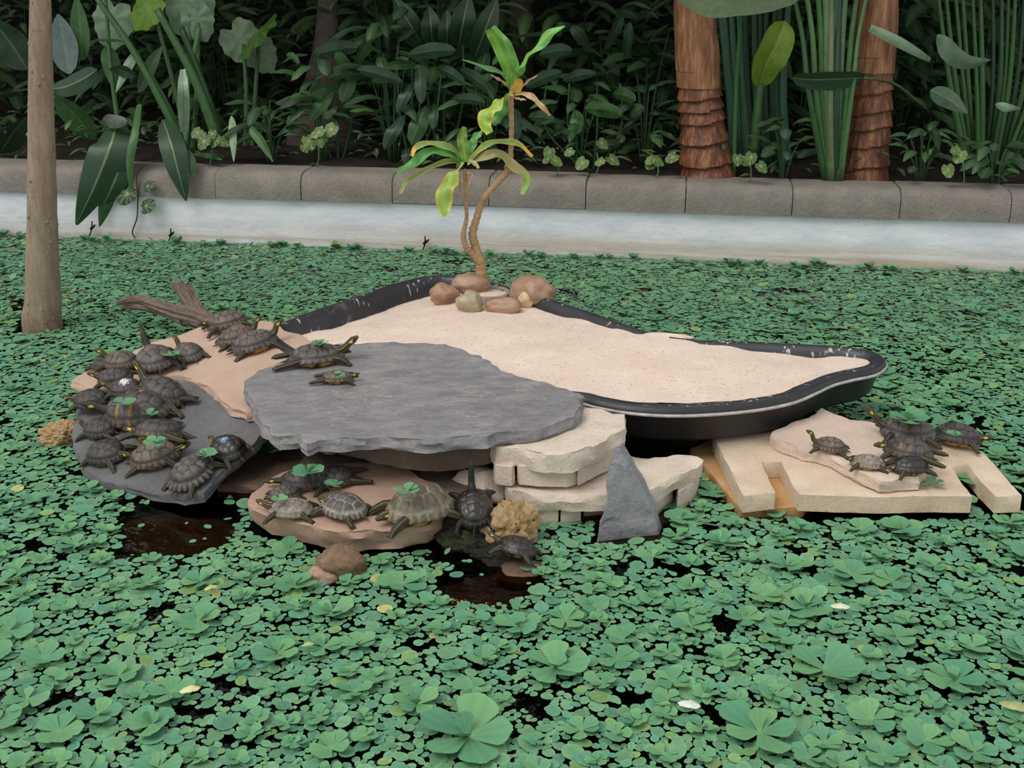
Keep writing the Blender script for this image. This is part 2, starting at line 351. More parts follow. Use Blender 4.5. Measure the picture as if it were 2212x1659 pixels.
# ------------------------------------------------------------------ stones and slabs
def resample(poly, d):
    out = []
    for i, a in enumerate(poly):
        b = poly[(i + 1) % len(poly)]; n = max(1, int(round((b - a).length / d)))
        out += [a.lerp(b, k / n) for k in range(n)]
    return out
def slab_geo(poly, plane, th, d=.018, jit=.004, layers=5, rough=.005, und=.003, seed=0, overhang=0.0):
    """poly: list of Vector on the top plane; returns a rough-edged slab with a broken, layered edge"""
    pts = resample([Vector((p.x, p.y, 0)) for p in poly], d)
    pts = [p + Vector((nz(p.x, p.y, seed, 24), nz(p.x, p.y, seed + 9, 24), 0)) * jit * 2 for p in pts]
    n = len(pts); cen = sum(pts, Vector()) / n
    area = sum(pts[i].x * pts[(i + 1) % n].y - pts[(i + 1) % n].x * pts[i].y for i in range(n))
    if area < 0: pts.reverse()
    nor = []
    for i in range(n):
        t = pts[(i + 1) % n] - pts[i - 1]; nor.append(Vector((t.y, -t.x, 0)).normalized())
    def tz(p): return plane.z(p.x, p.y) + und * nz(p.x, p.y, seed, 7) * 2 + und * .5 * nz(p.x, p.y, seed, 30)
    rings = []
    ch = min(.004, th * .15)
    rings.append([Vector((p.x, p.y, tz(p))) for p in [pts[i] - nor[i] * ch for i in range(n)]])
    for l in range(layers):
        f = l / (layers - 1)
        ring = []
        for i in range(n):
            p = pts[i] + nor[i] * (rough * nz(pts[i].x, pts[i].y, seed + l * 1.1, 13) * 2 - overhang * f - (0 if l else .001))
            ring.append(Vector((p.x, p.y, tz(pts[i]) - ch * .6 - (th - ch) * f)))
        rings.append(ring)
    vs = [v for r in rings for v in r]; fs = []
    for r in range(len(rings) - 1):
        for i in range(n): k = (i + 1) % n; fs.append((r * n + i, (r + 1) * n + i, (r + 1) * n + k, r * n + k))
    side = len(fs)
    bb = [min(p.x for p in pts), max(p.x for p in pts), min(p.y for p in pts), max(p.y for p in pts)]
    inner = []
    g = max(d * 1.6, .025)
    for i in range(int((bb[1] - bb[0]) / g) + 1):
        for j in range(int((bb[3] - bb[2]) / g) + 1):
            x = bb[0] + (i + random.uniform(.2, .8)) * g; y = bb[2] + (j + random.uniform(.2, .8)) * g
            inner.append(Vector((x, y)))
    top2 = [Vector((v.x, v.y)) for v in rings[0]]
    inner = [q for q in inner if inside(q, top2) and min((q - t).length for t in top2[::2]) > g * .4]
    res = delaunay_2d_cdt(top2 + inner, [], [list(range(n))], 1, 1e-6)
    m = {}
    for k, v in enumerate(res[0]):
        src = res[3][k]
        if src and src[0] < n: m[k] = src[0]
        else: m[k] = len(vs); vs.append(Vector((v.x, v.y, tz(v))))
    fs += [tuple(m[i] for i in f) for f in res[2]]
    c = len(vs); lo = (len(rings) - 1) * n
    fs.append(tuple(lo + i for i in range(n - 1, -1, -1)))
    return vs, fs, side
def inside(q, poly):
    r = False; n = len(poly); x, y = q[0], q[1]
    for i in range(n):
        a, b = poly[i], poly[i - 1]
        if (a[1] > y) != (b[1] > y) and x < (b[0] - a[0]) * (y - a[1]) / (b[1] - a[1]) + a[0]: r = not r
    return r
FOOT = []                               # footprints on the water that keep the plants away
def slab(name, px, plane, th, mat, label, cat='stone', smooth=False, foot=True, parent=None, **kw):
    poly = [plane.at(*p) for p in px]
    vs, fs, side = slab_geo(poly, plane, th, **kw)
    o = mk(name, vs, fs, mat, parent, smooth=True, flat_faces=R(38))
    if label: tag(o, label, cat)
    if foot: FOOT.append([(p.x, p.y) for p in poly])
    return o
ico_cache = {}
def ico(sub):
    if sub not in ico_cache:
        bm = bmesh.new(); bmesh.ops.create_icosphere(bm, subdivisions=sub, radius=1)
        ico_cache[sub] = ([v.co.copy() for v in bm.verts], [tuple(v.index for v in f.verts) for f in bm.faces]); bm.free()
    return ico_cache[sub]
def rock_geo(c, size, rotz=0, rough=.2, seed=0, sub=4, fine=.04, cut=None, pits=0):
    vs, fs = ico(sub); out = []
    rm = Matrix.Rotation(rotz, 3, 'Z')
    for v in vs:
        k = 1 + rough * nz(v.x + seed, v.y, v.z, 1.3) + rough * .5 * nz(v.x, v.y + seed, v.z, 2.7) + fine * nz(v.x, v.y, v.z + seed, 8)
        if pits: k -= pits * max(0, nz(v.x, v.y, v.z + seed, 5)) + pits * .6 * abs(nz(v.x, v.y + seed, v.z, 11))
        p = v * k
        if cut:
            for (cx, cy, cz, cd) in cut:
                nn = Vector((cx, cy, cz)).normalized(); e = p.dot(nn) - cd
                if e > 0: p = p - nn * e * .92
        out.append(rm @ Vector((p.x * size[0], p.y * size[1], p.z * size[2])) + Vector(c))
    return out, fs
def rock(name, px, py, z, size, mat, label, cat='rock', foot=True, **kw):
    c = P(px, py, z); vs, fs = rock_geo(c, size, **kw); o = mk(name, vs, fs, mat)
    tag(o, label, cat)
    if foot and c.z - size[2] < .02:
        FOOT.append([(c.x + size[0] * .8 * math.cos(t), c.y + size[1] * .8 * math.sin(t)) for t in np.linspace(0, 6.28, 12, endpoint=False)])
    return o

PL_BIG = Plane((620, 940, .262), (1240, 880, .285), (800, 745, .282))
slab('slate_slab', [(527, 822), (560, 800), (640, 768), (715, 746), (800, 741), (900, 741), (962, 745), (1010, 757), (1052, 778), (1090, 800), (1120, 812), (1175, 824), (1225, 838), (1262, 855), (1257, 880), (1235, 902), (1190, 916), (1130, 928), (1050, 940), (960, 947), (860, 949), (780, 944), (690, 947), (665, 957), (648, 942), (600, 946), (577, 930), (560, 900), (543, 868), (534, 842)],
     PL_BIG, .042, M['slate'], 'large flat grey slate slab resting on the edge of the sandbox', d=.016, jit=.006, rough=.007, und=.004, seed=1, foot=False)
PL_PINK_L = Plane((170, 820, .13), (640, 700, .262), (520, 880, .19))
slab('sandstone_slab', [(150, 823), (200, 792), (260, 770), (330, 738), (392, 722), (430, 708), (480, 704), (560, 692), (585, 693), (612, 712), (650, 722), (690, 745), (680, 790), (640, 800), (590, 850), (560, 884), (535, 890), (505, 880), (478, 862), (450, 836), (420, 820), (385, 812), (340, 818), (280, 830), (190, 838)],
     PL_PINK_L, .034, M['sandstone'], 'pink sandstone slab between the driftwood and the big slate slab', seed=2)
PL_SL_L = Plane((170, 930, .075), (560, 920, .15), (380, 1055, .055))
slab('slate_slab', [(168, 880), (200, 850), (250, 830), (330, 822), (400, 822), (455, 852), (500, 884), (545, 897), (572, 905), (580, 925), (556, 952), (520, 985), (470, 1030), (440, 1062), (398, 1070), (340, 1060), (262, 1046), (215, 1034), (178, 1010), (160, 968), (156, 925)],
     PL_SL_L, .035, M['slate_low'], 'dark slate slab on the left, crowded with basking turtles', seed=3, rough=.004)
PL_PINK_F = Plane((560, 1110, .085), (960, 1060, .095), (720, 1010, .10))
slab('sandstone_slab', [(530, 1092), (548, 1066), (580, 1034), (606, 1020), (640, 1008), (720, 1000), (800, 998), (880, 1003), (905, 1030), (960, 1055), (990, 1075), (985, 1095), (960, 1112), (930, 1130), (880, 1140), (820, 1143), (752, 1148), (700, 1140), (640, 1128), (580, 1112), (545, 1100)],
     PL_PINK_F, .072, M['sandstone_wet'], 'rounded pink sandstone slab at the front with turtles on it', seed=4, rough=.008, overhang=.02)
# things under the big slab
slab('stone_slab', [(520, 985), (600, 955), (760, 950), (860, 990), (840, 1030), (700, 1040), (560, 1050), (470, 1045)], Plane(.022), .05, M['mud'], 'wet brown stone slab just above the water behind the front sandstone', seed=5)
slab('stone_slab', [(890, 1004), (960, 1000), (1040, 1030), (1062, 1066), (1030, 1090), (960, 1060), (905, 1035)], Plane(.085), .05, M['under_stone'], 'grey-brown stone slab wedged under the big slate slab', seed=6)
slab('stone_slab', [(720, 935), (900, 930), (1075, 925), (1062, 960), (960, 972), (870, 968), (780, 950)], Plane((700, 945, .205), (1075, 935, .232), (900, 990, .2)), .07, M['under_stone'], 'brown stone block carrying the front of the big slate slab', seed=7, d=.02)
rock('pebble', 712, 968, .05, (.032, .025, .022), M['limestone'], 'small pale stone lying in the shade under the slate slab', seed=3, sub=3, foot=False)
rock('rock', 690, 880, .10, (.22, .22, .13), M['under_stone'], 'dark support stone hidden under the big slate slab', seed=31, sub=3, rough=.1)
rock('rock', 330, 940, .0, (.20, .16, .09), M['under_stone'], 'support stone beneath the dark slate slab on the left', seed=32, sub=3, rough=.1, foot=False)
rock('rock', 420, 790, .05, (.22, .18, .10), M['under_stone'], 'support stone beneath the pink slab with the driftwood', seed=33, sub=3, rough=.1, foot=False)
rock('rock', 760, 1080, -.01, (.22, .10, .055), M['under_stone'], 'support stone beneath the front sandstone slab', seed=34, sub=3, rough=.1, foot=False)

def prism(px, ztop, zbot, seed=0, d=.02, rough=.004, und=.004, layers=4):
    pl = Plane(ztop) if not isinstance(ztop, Plane) else ztop
    poly = [pl.at(*p) for p in px]; zt = sum(p.z for p in poly) / len(poly)
    v, f, s = slab_geo(poly, pl, zt - zbot, d=d, jit=.002, rough=rough, und=und, layers=layers, seed=seed)
    return v, f
# upper and lower limestone edging blocks with their castellated undersides
PU = Plane((1075, 960, .232), (1230, 985, .232), (1330, 900, .245))
up = join_geo([prism([(1060, 948), (1100, 925), (1165, 912), (1225, 895), (1245, 880), (1300, 884), (1352, 894), (1350, 925), (1318, 945), (1280, 968), (1235, 985), (1180, 985), (1120, 968), (1070, 962)], PU, .175, 11, rough=.006, und=.007),
               prism([(1066, 995), (1100, 975), (1112, 982), (1112, 1002), (1104, 1008), (1070, 1004)], .18, .115, 12, rough=.002),
               prism([(1118, 1000), (1150, 960), (1240, 965), (1245, 1005), (1226, 1013), (1122, 1005)], .18, .115, 13, rough=.002),
               prism([(1243, 998), (1290, 960), (1330, 935), (1348, 940), (1345, 965), (1300, 985), (1250, 1009)], .18, .118, 14, rough=.002)])
o = mk('limestone_block', *up, M['limestone'], flat_faces=R(35)); tag(o, 'pale limestone block with notched underside, upper of the two stacked', 'stone')
PLo = Plane((1120, 1060, .105), (1260, 1075, .105), (1420, 1020, .11))
lo = join_geo([prism([(1092, 1050), (1130, 1020), (1250, 990), (1340, 975), (1400, 985), (1480, 982), (1516, 994), (1505, 1010), (1450, 1035), (1400, 1058), (1310, 1072), (1270, 1072), (1180, 1068), (1105, 1062)], PLo, .055, 15, rough=.006, und=.008),
               prism([(1100, 1078), (1180, 1050), (1206, 1060), (1206, 1092), (1160, 1092), (1140, 1086)], .06, -.05, 16, rough=.003),
               prism([(1211, 1062), (1254, 1055), (1256, 1092), (1212, 1093)], .058, -.05, 17, rough=.002),
               prism([(1262, 1040), (1300, 1040), (1340, 1075), (1262, 1080)], .05, -.05, 18, rough=.002),
               prism([(1340, 1070), (1400, 1030), (1455, 1030), (1452, 1048), (1410, 1080), (1370, 1095)], .06, -.05, 19, rough=.004),
               prism([(1460, 1030), (1490, 1005), (1512, 1008), (1508, 1035), (1464, 1062)], .065, -.05, 20, rough=.004)])
o = mk('limestone_block', *lo, M['limestone'], flat_faces=R(35)); tag(o, 'long pale limestone block standing in the water, lower of the two stacked', 'stone')
FOOT.append([tuple(P(*p, 0).xy) for p in [(1095, 1110), (1210, 1125), (1290, 1125), (1400, 1100), (1510, 1050), (1525, 990), (1250, 960), (1080, 1000), (960, 1010), (900, 1040), (1000, 1090)]])
# pavers on the right
PV = Plane((1560, 960, .095), (2120, 1060, .082), (1640, 1060, .088))
pav = [(1541, 938), (1600, 930), (1900, 930), (2060, 950), (2128, 980), (2168, 1025), (2209, 1070), (2152, 1072), (2120, 1040), (2090, 1003), (2056, 1008), (2078, 1040), (2101, 1070), (1900, 1072), (1726, 1068), (1706, 1035), (1687, 996), (1646, 997), (1660, 1030), (1676, 1064), (1606, 1070), (1590, 1040), (1565, 990)]
slab('notched_paver', pav, PV, .058, M['paver'], 'cream concrete paver with rectangular notches, upper one under the turtles on the right', d=.022, jit=.0012, rough=.0015, und=.0015, seed=21, layers=3)
slab('notched_paver', [(1490, 968), (1540, 945), (1700, 950), (1760, 1060), (1736, 1094), (1600, 1096), (1560, 1052), (1520, 1004)], Plane(.032), .07, M['paver_wet'], 'stained orange-brown paver lying lower, under the cream notched paver', d=.022, jit=.0015, rough=.002, und=.0015, seed=22, layers=3)
PL_PINK_R = Plane((1680, 950, .135), (1890, 1040, .13), (1780, 890, .14))
slab('sandstone_slab', [(1662, 937), (1700, 915), (1745, 902), (1776, 879), (1800, 892), (1840, 905), (1885, 912), (1960, 930), (2010, 960), (2012, 995), (1985, 1030), (1902, 1038), (1870, 1022), (1825, 1002), (1800, 984), (1762, 972), (1735, 970), (1700, 957)],
     PL_PINK_R, .042, M['sandstone_pale'], 'pale pink sandstone slab lying on the cream paver on the right', seed=23, rough=.004)
# standing slate triangle
def standing():
    f0 = [(1282, 1168), (1296, 1128), (1313, 1080), (1308, 1050), (1318, 1000), (1328, 975), (1339, 968), (1356, 996), (1386, 1050), (1412, 1100), (1438, 1152), (1395, 1166), (1340, 1172)]
    base = P(1360, 1165, 0); pts = []
    for x, y in f0:
        q = PD(x, y, base.y); pts.append(Vector((q.x, q.y + q.z * .35, q.z)))
    # re-project so the leaning face passes through the drawn pixels
    nrm = Vector((.22, -1, .35)).normalized(); pts = []
    for x, y in f0:
        d = ray(x, y); o = Vector((0, 0, H)); t = (base - o).dot(nrm) / d.dot(nrm); pts.append(o + d * t)
    for p in pts:
        if p.z < .03: p.z -= .08
    n = len(pts); back = Vector((.014, .05, -.004))
    rp = resample(pts, .018); n = len(rp); cen = sum(rp, Vector()) / n
    rows = []
    for k, f in enumerate((0, .06, .5, .94, 1)):
        row = []
        for i, p in enumerate(rp):
            q = p + back * f; inn = (cen - p).normalized()
            q = q + inn * (.004 if k in (0, 4) else 0) + inn * .006 * nz(p.x, p.y + k, p.z, 28) + Vector((0, .004 * nz(p.x, p.z, k, 20), 0)); row.append(q)
        rows.append(row)
    vs = [v for r in rows for v in r]; fs = []
    for r in range(4):
        for i in range(n): k = (i + 1) % n; fs.append((r * n + i, r * n + k, (r + 1) * n + k, (r + 1) * n + i))
    for off, rev in ((0, False), (4 * n, True)):
        b2 = [Vector((vs[off + i].x, vs[off + i].z)) for i in range(n)]; ax = [q.x for q in b2]; az = [q.y for q in b2]
        A_ = np.array([(1, vs[off + i].x, vs[off + i].z) for i in range(n)]); ky = np.linalg.lstsq(A_, np.array([vs[off + i].y for i in range(n)]), rcond=None)[0]
        ins = [Vector((random.uniform(min(ax), max(ax)), random.uniform(min(az), max(az)))) for _ in range(160)]
        ins = [q for q in ins if inside(q, b2) and min((q - w_).length for w_ in b2) > .012]
        res = delaunay_2d_cdt(b2 + ins, [], [list(range(n))], 1, 1e-6); mm = {}
        for k, v_ in enumerate(res[0]):
            src = res[3][k]
            if src and src[0] < n: mm[k] = off + src[0]
            else: mm[k] = len(vs); vs.append(Vector((v_.x, ky[0] + ky[1] * v_.x + ky[2] * v_.y + .005 * nz(v_.x, v_.y, 2, 22) - (.006 if v_.y > .055 else 0), v_.y)))
        fs += [tuple(mm[q] for q in (f if rev else f[::-1])) for f in res[2]]
    o = mk('slate_stone', vs, fs, M['slate_stand'], smooth=False); tag(o, 'triangular grey slate stone standing upright in the water', 'stone')
    FOOT.append([tuple(P(*p, 0).xy) for p in [(1270, 1172), (1340, 1180), (1460, 1160), (1440, 1100), (1300, 1100)]])
standing()
# loose rocks
rock('rock', 1045, 1048, .075, (.085, .06, .055), M['limestone'], 'pale tan rock behind the wet dark turtle', seed=5, rough=.35, cut=[(-.5, -.6, .6, .62), (.6, -.5, .5, .6)])
rock('porous_rock', 1102, 1138, .05, (.082, .065, .085), M['porous'], 'golden porous rock beside the wet dark turtle', seed=8, rough=.3, fine=.12, pits=.25, sub=5)
rock('mossy_rock', 1010, 1150, .02, (.10, .085, .07), M['moss_rock'], 'dark mossy rock under the wet turtle at the front', seed=9, rough=.35, fine=.2, sub=5)
rock('mossy_rock', 1095, 1200, .0, (.085, .055, .035), M['moss_rock'], 'low mossy stone under the small turtle by the porous rock', seed=10, rough=.35, fine=.2, sub=5)
rock('rock', 736, 1218, .025, (.066, .05, .048), M['brown_rock'], 'mottled brown rock in the water before the front sandstone', seed=12, rough=.3, fine=.1)
rock('rock', 697, 1242, .008, (.042, .03, .026), M['sandstone_wet'], 'small pinkish stone beside the mottled brown rock', seed=13, rough=.3)
rock('porous_rock', 130, 938, .03, (.07, .05, .045), M['porous'], 'knobbly tan stone at the left end of the dark slate', seed=14, rough=.35, fine=.15, pits=.3, sub=5)
rock('rock', 1128, 1238, -.02, (.075, .06, .03), M['mud'], 'smooth brown stone barely breaking the water surface', seed=15, rough=.1, foot=False)
slab('stone_slab', [(262, 1130), (330, 1110), (470, 1120), (540, 1150), (480, 1190), (380, 1200), (280, 1190)], Plane((270, 1130, -.02), (540, 1150, -.05), (380, 1200, -.06)), .05, M['mud'], 'brown stone slab showing through the open water at left front', seed=24, foot=False)
slab('stone_slab', [(960, 1270), (1040, 1240), (1120, 1250), (1180, 1280), (1080, 1320), (980, 1320)], Plane(-.05), .05, M['mud'], 'brown stone slab under water before the mossy rock', seed=25, foot=False)

# ------------------------------------------------------------------ sandbox tray and sand
rim_px = [(600, 702), (668, 676), (741, 651), (813, 626), (867, 609), (922, 597), (976, 595), (1048, 606), (1110, 625), (1200, 651), (1290, 681), (1356, 704), (1403, 719), (1494, 734), (1584, 737), (1692, 742), (1801, 748), (1868, 756), (1898, 770), (1880, 789), (1830, 800), (1785, 812), (1745, 830), (1700, 848), (1630, 862), (1540, 871), (1450, 874), (1366, 869), (1300, 858), (1255, 848), (1150, 842), (1000, 850), (850, 840), (720, 800), (640, 760), (590, 725)]
RZ = .25
rim = catmull([P(x, y, RZ) for x, y in rim_px + rim_px[:1]], 241)[:-1]
nr = len(rim); tang = np.roll(rim, -1, 0) - np.roll(rim, 1, 0); tang /= np.linalg.norm(tang, axis=1)[:, None]
out_n = np.stack([-tang[:, 1], tang[:, 0], np.zeros(nr)], 1)
cen = rim.mean(0)
if ((rim - cen) * out_n).sum() < 0: out_n = -out_n
def loft(profile, closed=False):
    vs = [Vector(rim[i] + out_n[i] * o) + Vector((0, 0, z - RZ)) for o, z in profile for i in range(nr)]
    fs = []; m = len(profile)
    for r in range(m if closed else m - 1):
        r2 = (r + 1) % m
        for i in range(nr): k = (i + 1) % nr; fs.append((r * nr + i, r * nr + k, r2 * nr + k, r2 * nr + i))
    return vs, fs
tray = empty('sandbox_tray', (cen[0], cen[1], .11), 'black moulded plastic tray with rolled rim, filled with pale sand', 'tray')
v, f = loft([(-.05, .125), (-.035, .20), (-.027, .232), (-.016, .246), (0, .25), (.014, .247), (.024, .238), (.030, .226), (.030, .219), (.020, .217), (.008, .205), (-.012, .13), (-.03, .112), (-.07, .11)])
base_i = len(v); f.append(tuple(range(base_i - nr, base_i)))
f.append(tuple(range(nr - 1, -1, -1)))
tme = mesh_of('tray_body', v, f, M['plastic']); tme.materials.append(M['plastic_plain'])
for q in tme.polygons: q.material_index = 1 if nr * 5 <= q.index else 0
child('tray_body', tme, tray)
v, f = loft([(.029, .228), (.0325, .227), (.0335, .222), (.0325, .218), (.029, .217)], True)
child('rim_highlight', mesh_of('rim_highlight', v, f, M['plastic_sheen']), tray)  # pale flange strip, its colour paints the highlight along the lip
FOOT.append([tuple((rim[i] - out_n[i] * .07)[:2]) for i in range(0, nr, 3)])
# sand: z from scattered heights
sand_h = [(620, 725, .19), (700, 700, .165), (770, 675, .16), (830, 652, .16), (900, 635, .165), (960, 618, .175), (1060, 640, .215), (1150, 660, .21), (1200, 675, .205), (1290, 705, .225), (1350, 720, .24), (1403, 727, .256), (1470, 735, .258), (1540, 745, .24), (1650, 755, .222), (1750, 765, .21), (1830, 770, .225), (1850, 785, .225), (1700, 835, .24), (1560, 858, .244), (1400, 856, .244), (1280, 845, .24), (1000, 700, .235), (1200, 770, .25), (1450, 800, .252), (900, 760, .235), (800, 720, .215), (1000, 800, .22), (700, 800, .2), (1600, 800, .245), (1080, 720, .24)]
sp = [(P(x, y, z), z) for x, y, z in sand_h]
def sand_z(x, y):
    ws = zs = 0
    for p, z in sp:
        q = 1 / ((p.x - x) ** 2 + (p.y - y) ** 2 + .0006) ** 1.5; ws += q; zs += q * z
    return zs / ws + .004 * nz(x, y, 0, 9) + .0022 * nz(x, y, 3, 40)
edge = [Vector((rim[i] + out_n[i] * (-.026))[:2]) for i in range(nr)]
xs = [e.x for e in edge]; ys = [e.y for e in edge]; inn = []
g = .016
for i in range(int((max(xs) - min(xs)) / g)):
    for j in range(int((max(ys) - min(ys)) / g)):
        q = Vector((min(xs) + (i + random.random()) * g, min(ys) + (j + random.random()) * g))
        inn.append(q)
ea = np.array([(e.x, e.y) for e in edge])
inn = [q for q in inn if inside(q, edge) and np.min((ea[:, 0] - q.x) ** 2 + (ea[:, 1] - q.y) ** 2) > .008 ** 2]
# spilled sand over the rim where the heap meets it
res = delaunay_2d_cdt(edge + inn, [], [list(range(nr))], 1, 1e-6)
vs = [(p.x, p.y, sand_z(p.x, p.y)) for p in res[0]]
o = mk('sand', vs, res[2], M['sand']); tag(o, 'pale beige sand filling the black tray', 'sand', kind='stuff')
sr, sf = rock_geo(P(1440, 727, .244), (.10, .028, .012), rotz=R(-12), rough=.3, seed=4, sub=3)
tag(mk('sand_heap', sr, sf, M['sand']), 'sand spilled over the far rim of the black tray', 'sand', kind='stuff')
SANDP = Plane(.225)
# cobbles round the plant
def cobble(px, py, z, size, mat, label, **kw): return rock('cobble', px, py, z, size, mat, label, 'stone', foot=False, **kw)
cobble(1152, 632, .255, (.098, .075, .075), M['cobble'], 'largest brown cobble, at the far rim of the sandbox', seed=21, rough=.2, rotz=-.3)
cobble(1018, 614, .265, (.084, .06, .05), M['cobble'], 'brown cobble against the foot of the potted plant', seed=22, rough=.18, rotz=-.2)
cobble(960, 637, .235, (.062, .05, .05), M['cobble'], 'brown cobble at the left of the ring around the plant', seed=23, rough=.25)
cobble(1014, 657, .24, (.058, .05, .055), M['cobble_grey'], 'grey and cream cobble in front of the potted plant', seed=24, rough=.25, cut=[(.9, -.3, .3, .8)])
cobble(1088, 661, .235, (.076, .045, .04), M['cobble'], 'oblong brown cobble in front of the potted plant', seed=25, rough=.15, rotz=-.05)
cobble(1137, 647, .24, (.036, .034, .036), M['cobble_cream'], 'small cream cobble leaning on the largest brown one', seed=26, rough=.2)
# pot sunk in the sand
pc = P(1055, 636, .235); pc.z = .235
pot = empty('plant_pot', pc, 'round grey pot sunk in the sand between the cobbles', 'pot')
ring = []
for i, (r_, z_) in enumerate([(.05, -.1), (.088, -.1), (.095, .012), (.09, .016), (.082, .014), (.08, -.004)]):
    ring.append([pc + Vector((r_ * math.cos(t), r_ * math.sin(t), z_)) for t in np.linspace(0, 2 * math.pi, 32, endpoint=False)])
vs = [v for r_ in ring for v in r_]; fs = [(r_ * 32 + i, r_ * 32 + (i + 1) % 32, (r_ + 1) * 32 + (i + 1) % 32, (r_ + 1) * 32 + i) for r_ in range(5) for i in range(32)]
child('pot_wall', mesh_of('pot_wall', vs, fs, M['pot']), pot)
vs = [pc + Vector((.081 * r_ * math.cos(t), .081 * r_ * math.sin(t), .001 + .008 * (1 - r_))) for r_ in (.4, 1) for t in np.linspace(0, 2 * math.pi, 24, endpoint=False)]
fs = [(i, (i + 1) % 24, 24 + (i + 1) % 24, 24 + i) for i in range(24)] + [tuple(range(23, -1, -1))]
child('pot_sand', mesh_of('pot_sand', vs, fs, M['sand']), pot)

# ------------------------------------------------------------------ leaves
def strap(path, width, prof, col, nseg=10, nw=4, fold=.15, wav=0.0, side=None, seed=0, twist=0.0):
    """a leaf along a 3-D path: prof(t) half-width share; col(t, v) colour; returns verts, faces, colours"""
    pts = catmull(path, nseg + 1); vs, fs, cs = [], [], []
    VL = [-1, -.6, -.09, 0, .09, .6, 1] if nw == 6 else [k / nw * 2 - 1 for k in range(nw + 1)]
    for i in range(nseg + 1):
        t = i / nseg; tg = Vector(pts[min(i + 1, nseg)] - pts[max(i - 1, 0)]).normalized()
        sd = Vector(side) if side is not None else Vector((0, -.75, .65)).cross(tg)
        if sd.length < .1: sd = Vector((1, 0, 0))
        sd = (sd - tg * sd.dot(tg)).normalized()
        if twist: sd = Matrix.Rotation(twist * t, 3, tg) @ sd
        up = sd.cross(tg)
        if up.z < 0 and side is None: up = -up
        h = width * .5 * max(prof(t), .03)
        for v in VL:
            p = Vector(pts[i]) + sd * (h * v) + up * (abs(v) * h * fold * 2) + up * (wav * h * math.sin(t * 17 + seed + (2 if v > 0 else 0)) * abs(v))
            vs.append(p); cs.append(col(t, v))
    for i in range(nseg):
        for k in range(nw): a = i * (nw + 1) + k; fs.append((a, a + 1, a + nw + 2, a + nw + 1))
    return vs, fs, cs
def lance(t): return math.sin(math.pi * min(1, t ** .75 * .97 + .02)) ** .8
def paddle(t): return (min(1, t / .25) ** .6) * (1 - max(0, (t - .55) / .45) ** 2.4) ** .6 if t < 1 else .02
def ellip(t): return math.sqrt(max(0, 1 - (2 * t - 1) ** 2)) if 0 < t < 1 else .03
def strapw(t): return .45 + .55 * math.sin(math.pi * min(1, t * .85 + .12))  * (1 if t < .8 else (1 - ((t - .8) / .2) ** 2) * .95 + .05)
def leafcol(c, rib=None, ribw=.12, tip=None, edge=None, var=.12, seed=0):
    def f(t, v):
        k = 1 + var * math.sin(seed * 7 + t * 5 + v * 2)
        q = tuple(x * k for x in c)
        if edge and abs(v) > .6: q = mix(q, edge, .85)
        if rib and abs(v) < ribw: q = mix(q, rib, .8)
        if tip and t > tip[0]: q = mix(q, tip[1], min(1, (t - tip[0]) / .15))
        return q
    return f
# ---- the dracaena in the pot
dr_base = P(1043, 628, .24); YD = dr_base.y
drac = empty('dracaena', dr_base, 'spindly two-stemmed dracaena with yellowing leaves growing from the sunken pot', 'plant')
def stem(name, pts, parent, mat, seg=14, n=40, rings=0, rough=.05):
    path = catmull([PD(x, y, Y) for x, y, r_, Y in pts], n); rr = interp([r_ / scale_at(PD(x, y, Y)) for x, y, r_, Y in pts], n)
    if rings: rr = [r_ * (1 + .10 * (1 if (i % 3) else -1)) for i, r_ in enumerate(rr)]
    v, f = tube_geo(path, rr, seg, rough)
    return child(name, mesh_of(name, v, f, mat), parent)
stem('stem', [(1043, 640, 13, YD), (1040, 600, 12, YD), (1037, 565, 10, YD), (1026, 530, 9, YD), (1021, 505, 8.5, YD), (1030, 470, 7.5, YD), (1040, 440, 7, YD), (1052, 420, 7, YD - .02), (1075, 395, 7, YD - .03), (1094, 372, 7, YD - .03), (1102, 350, 6, YD - .03), (1104, 310, 5.5, YD - .03), (1105, 265, 5.5, YD - .03), (1104, 225, 6, YD - .03), (1106, 195, 6, YD - .03), (1108, 180, 3, YD - .03)], drac, M['stem'], n=120, rings=1)
stem('stem', [(1036, 570, 8, YD), (1024, 552, 7.5, YD - .01), (1008, 535, 6.5, YD - .02), (1001, 515, 6, YD - .02), (1003, 495, 5, YD - .02), (1008, 470, 4, YD - .02), (1007, 440, 4, YD - .02), (1007, 415, 4, YD - .02), (1005, 385, 4.5, YD - .02), (1004, 365, 3, YD - .02)], drac, M['stem'], n=70, rings=1)
G, YL, BR, GD = srgb(104, 152, 62), srgb(206, 196, 84), srgb(168, 132, 96), srgb(66, 120, 58)
def dleaf(pts, wpx, dY, c=G, tip=None, edge=None, rib=None, prof=strapw, wav=.42, seed=0, side=None, parent=None, YB=None):
    n = len(pts); Yb = YB or YD - .03
    path = [PD(x, y, Yb + dY[0] + (dY[1] - dY[0]) * i / (n - 1)) for i, (x, y) in enumerate(pts)]
    wid = .92 * wpx / scale_at(path[n // 2])
    v, f, cs = strap(path, wid, prof, leafcol(c, rib, .15, tip, edge, .1, seed), 26, 4, .14, wav, side, seed)
    return child('leaf', mesh_of('leaf', v, f, M['leaf'], cs), parent or drac)
SX = (1, .1, .1)                        # leaf blade turned flat to the viewer
dleaf([(1107, 190), (1098, 150), (1082, 110), (1064, 76), (1052, 64)], 30, (0, -.06), srgb(112, 164, 60), rib=srgb(140, 190, 80), side=SX, seed=1)
dleaf([(1109, 190), (1112, 150), (1100, 110), (1082, 80), (1064, 58)], 24, (.02, .10), srgb(96, 150, 62), side=SX, seed=2)
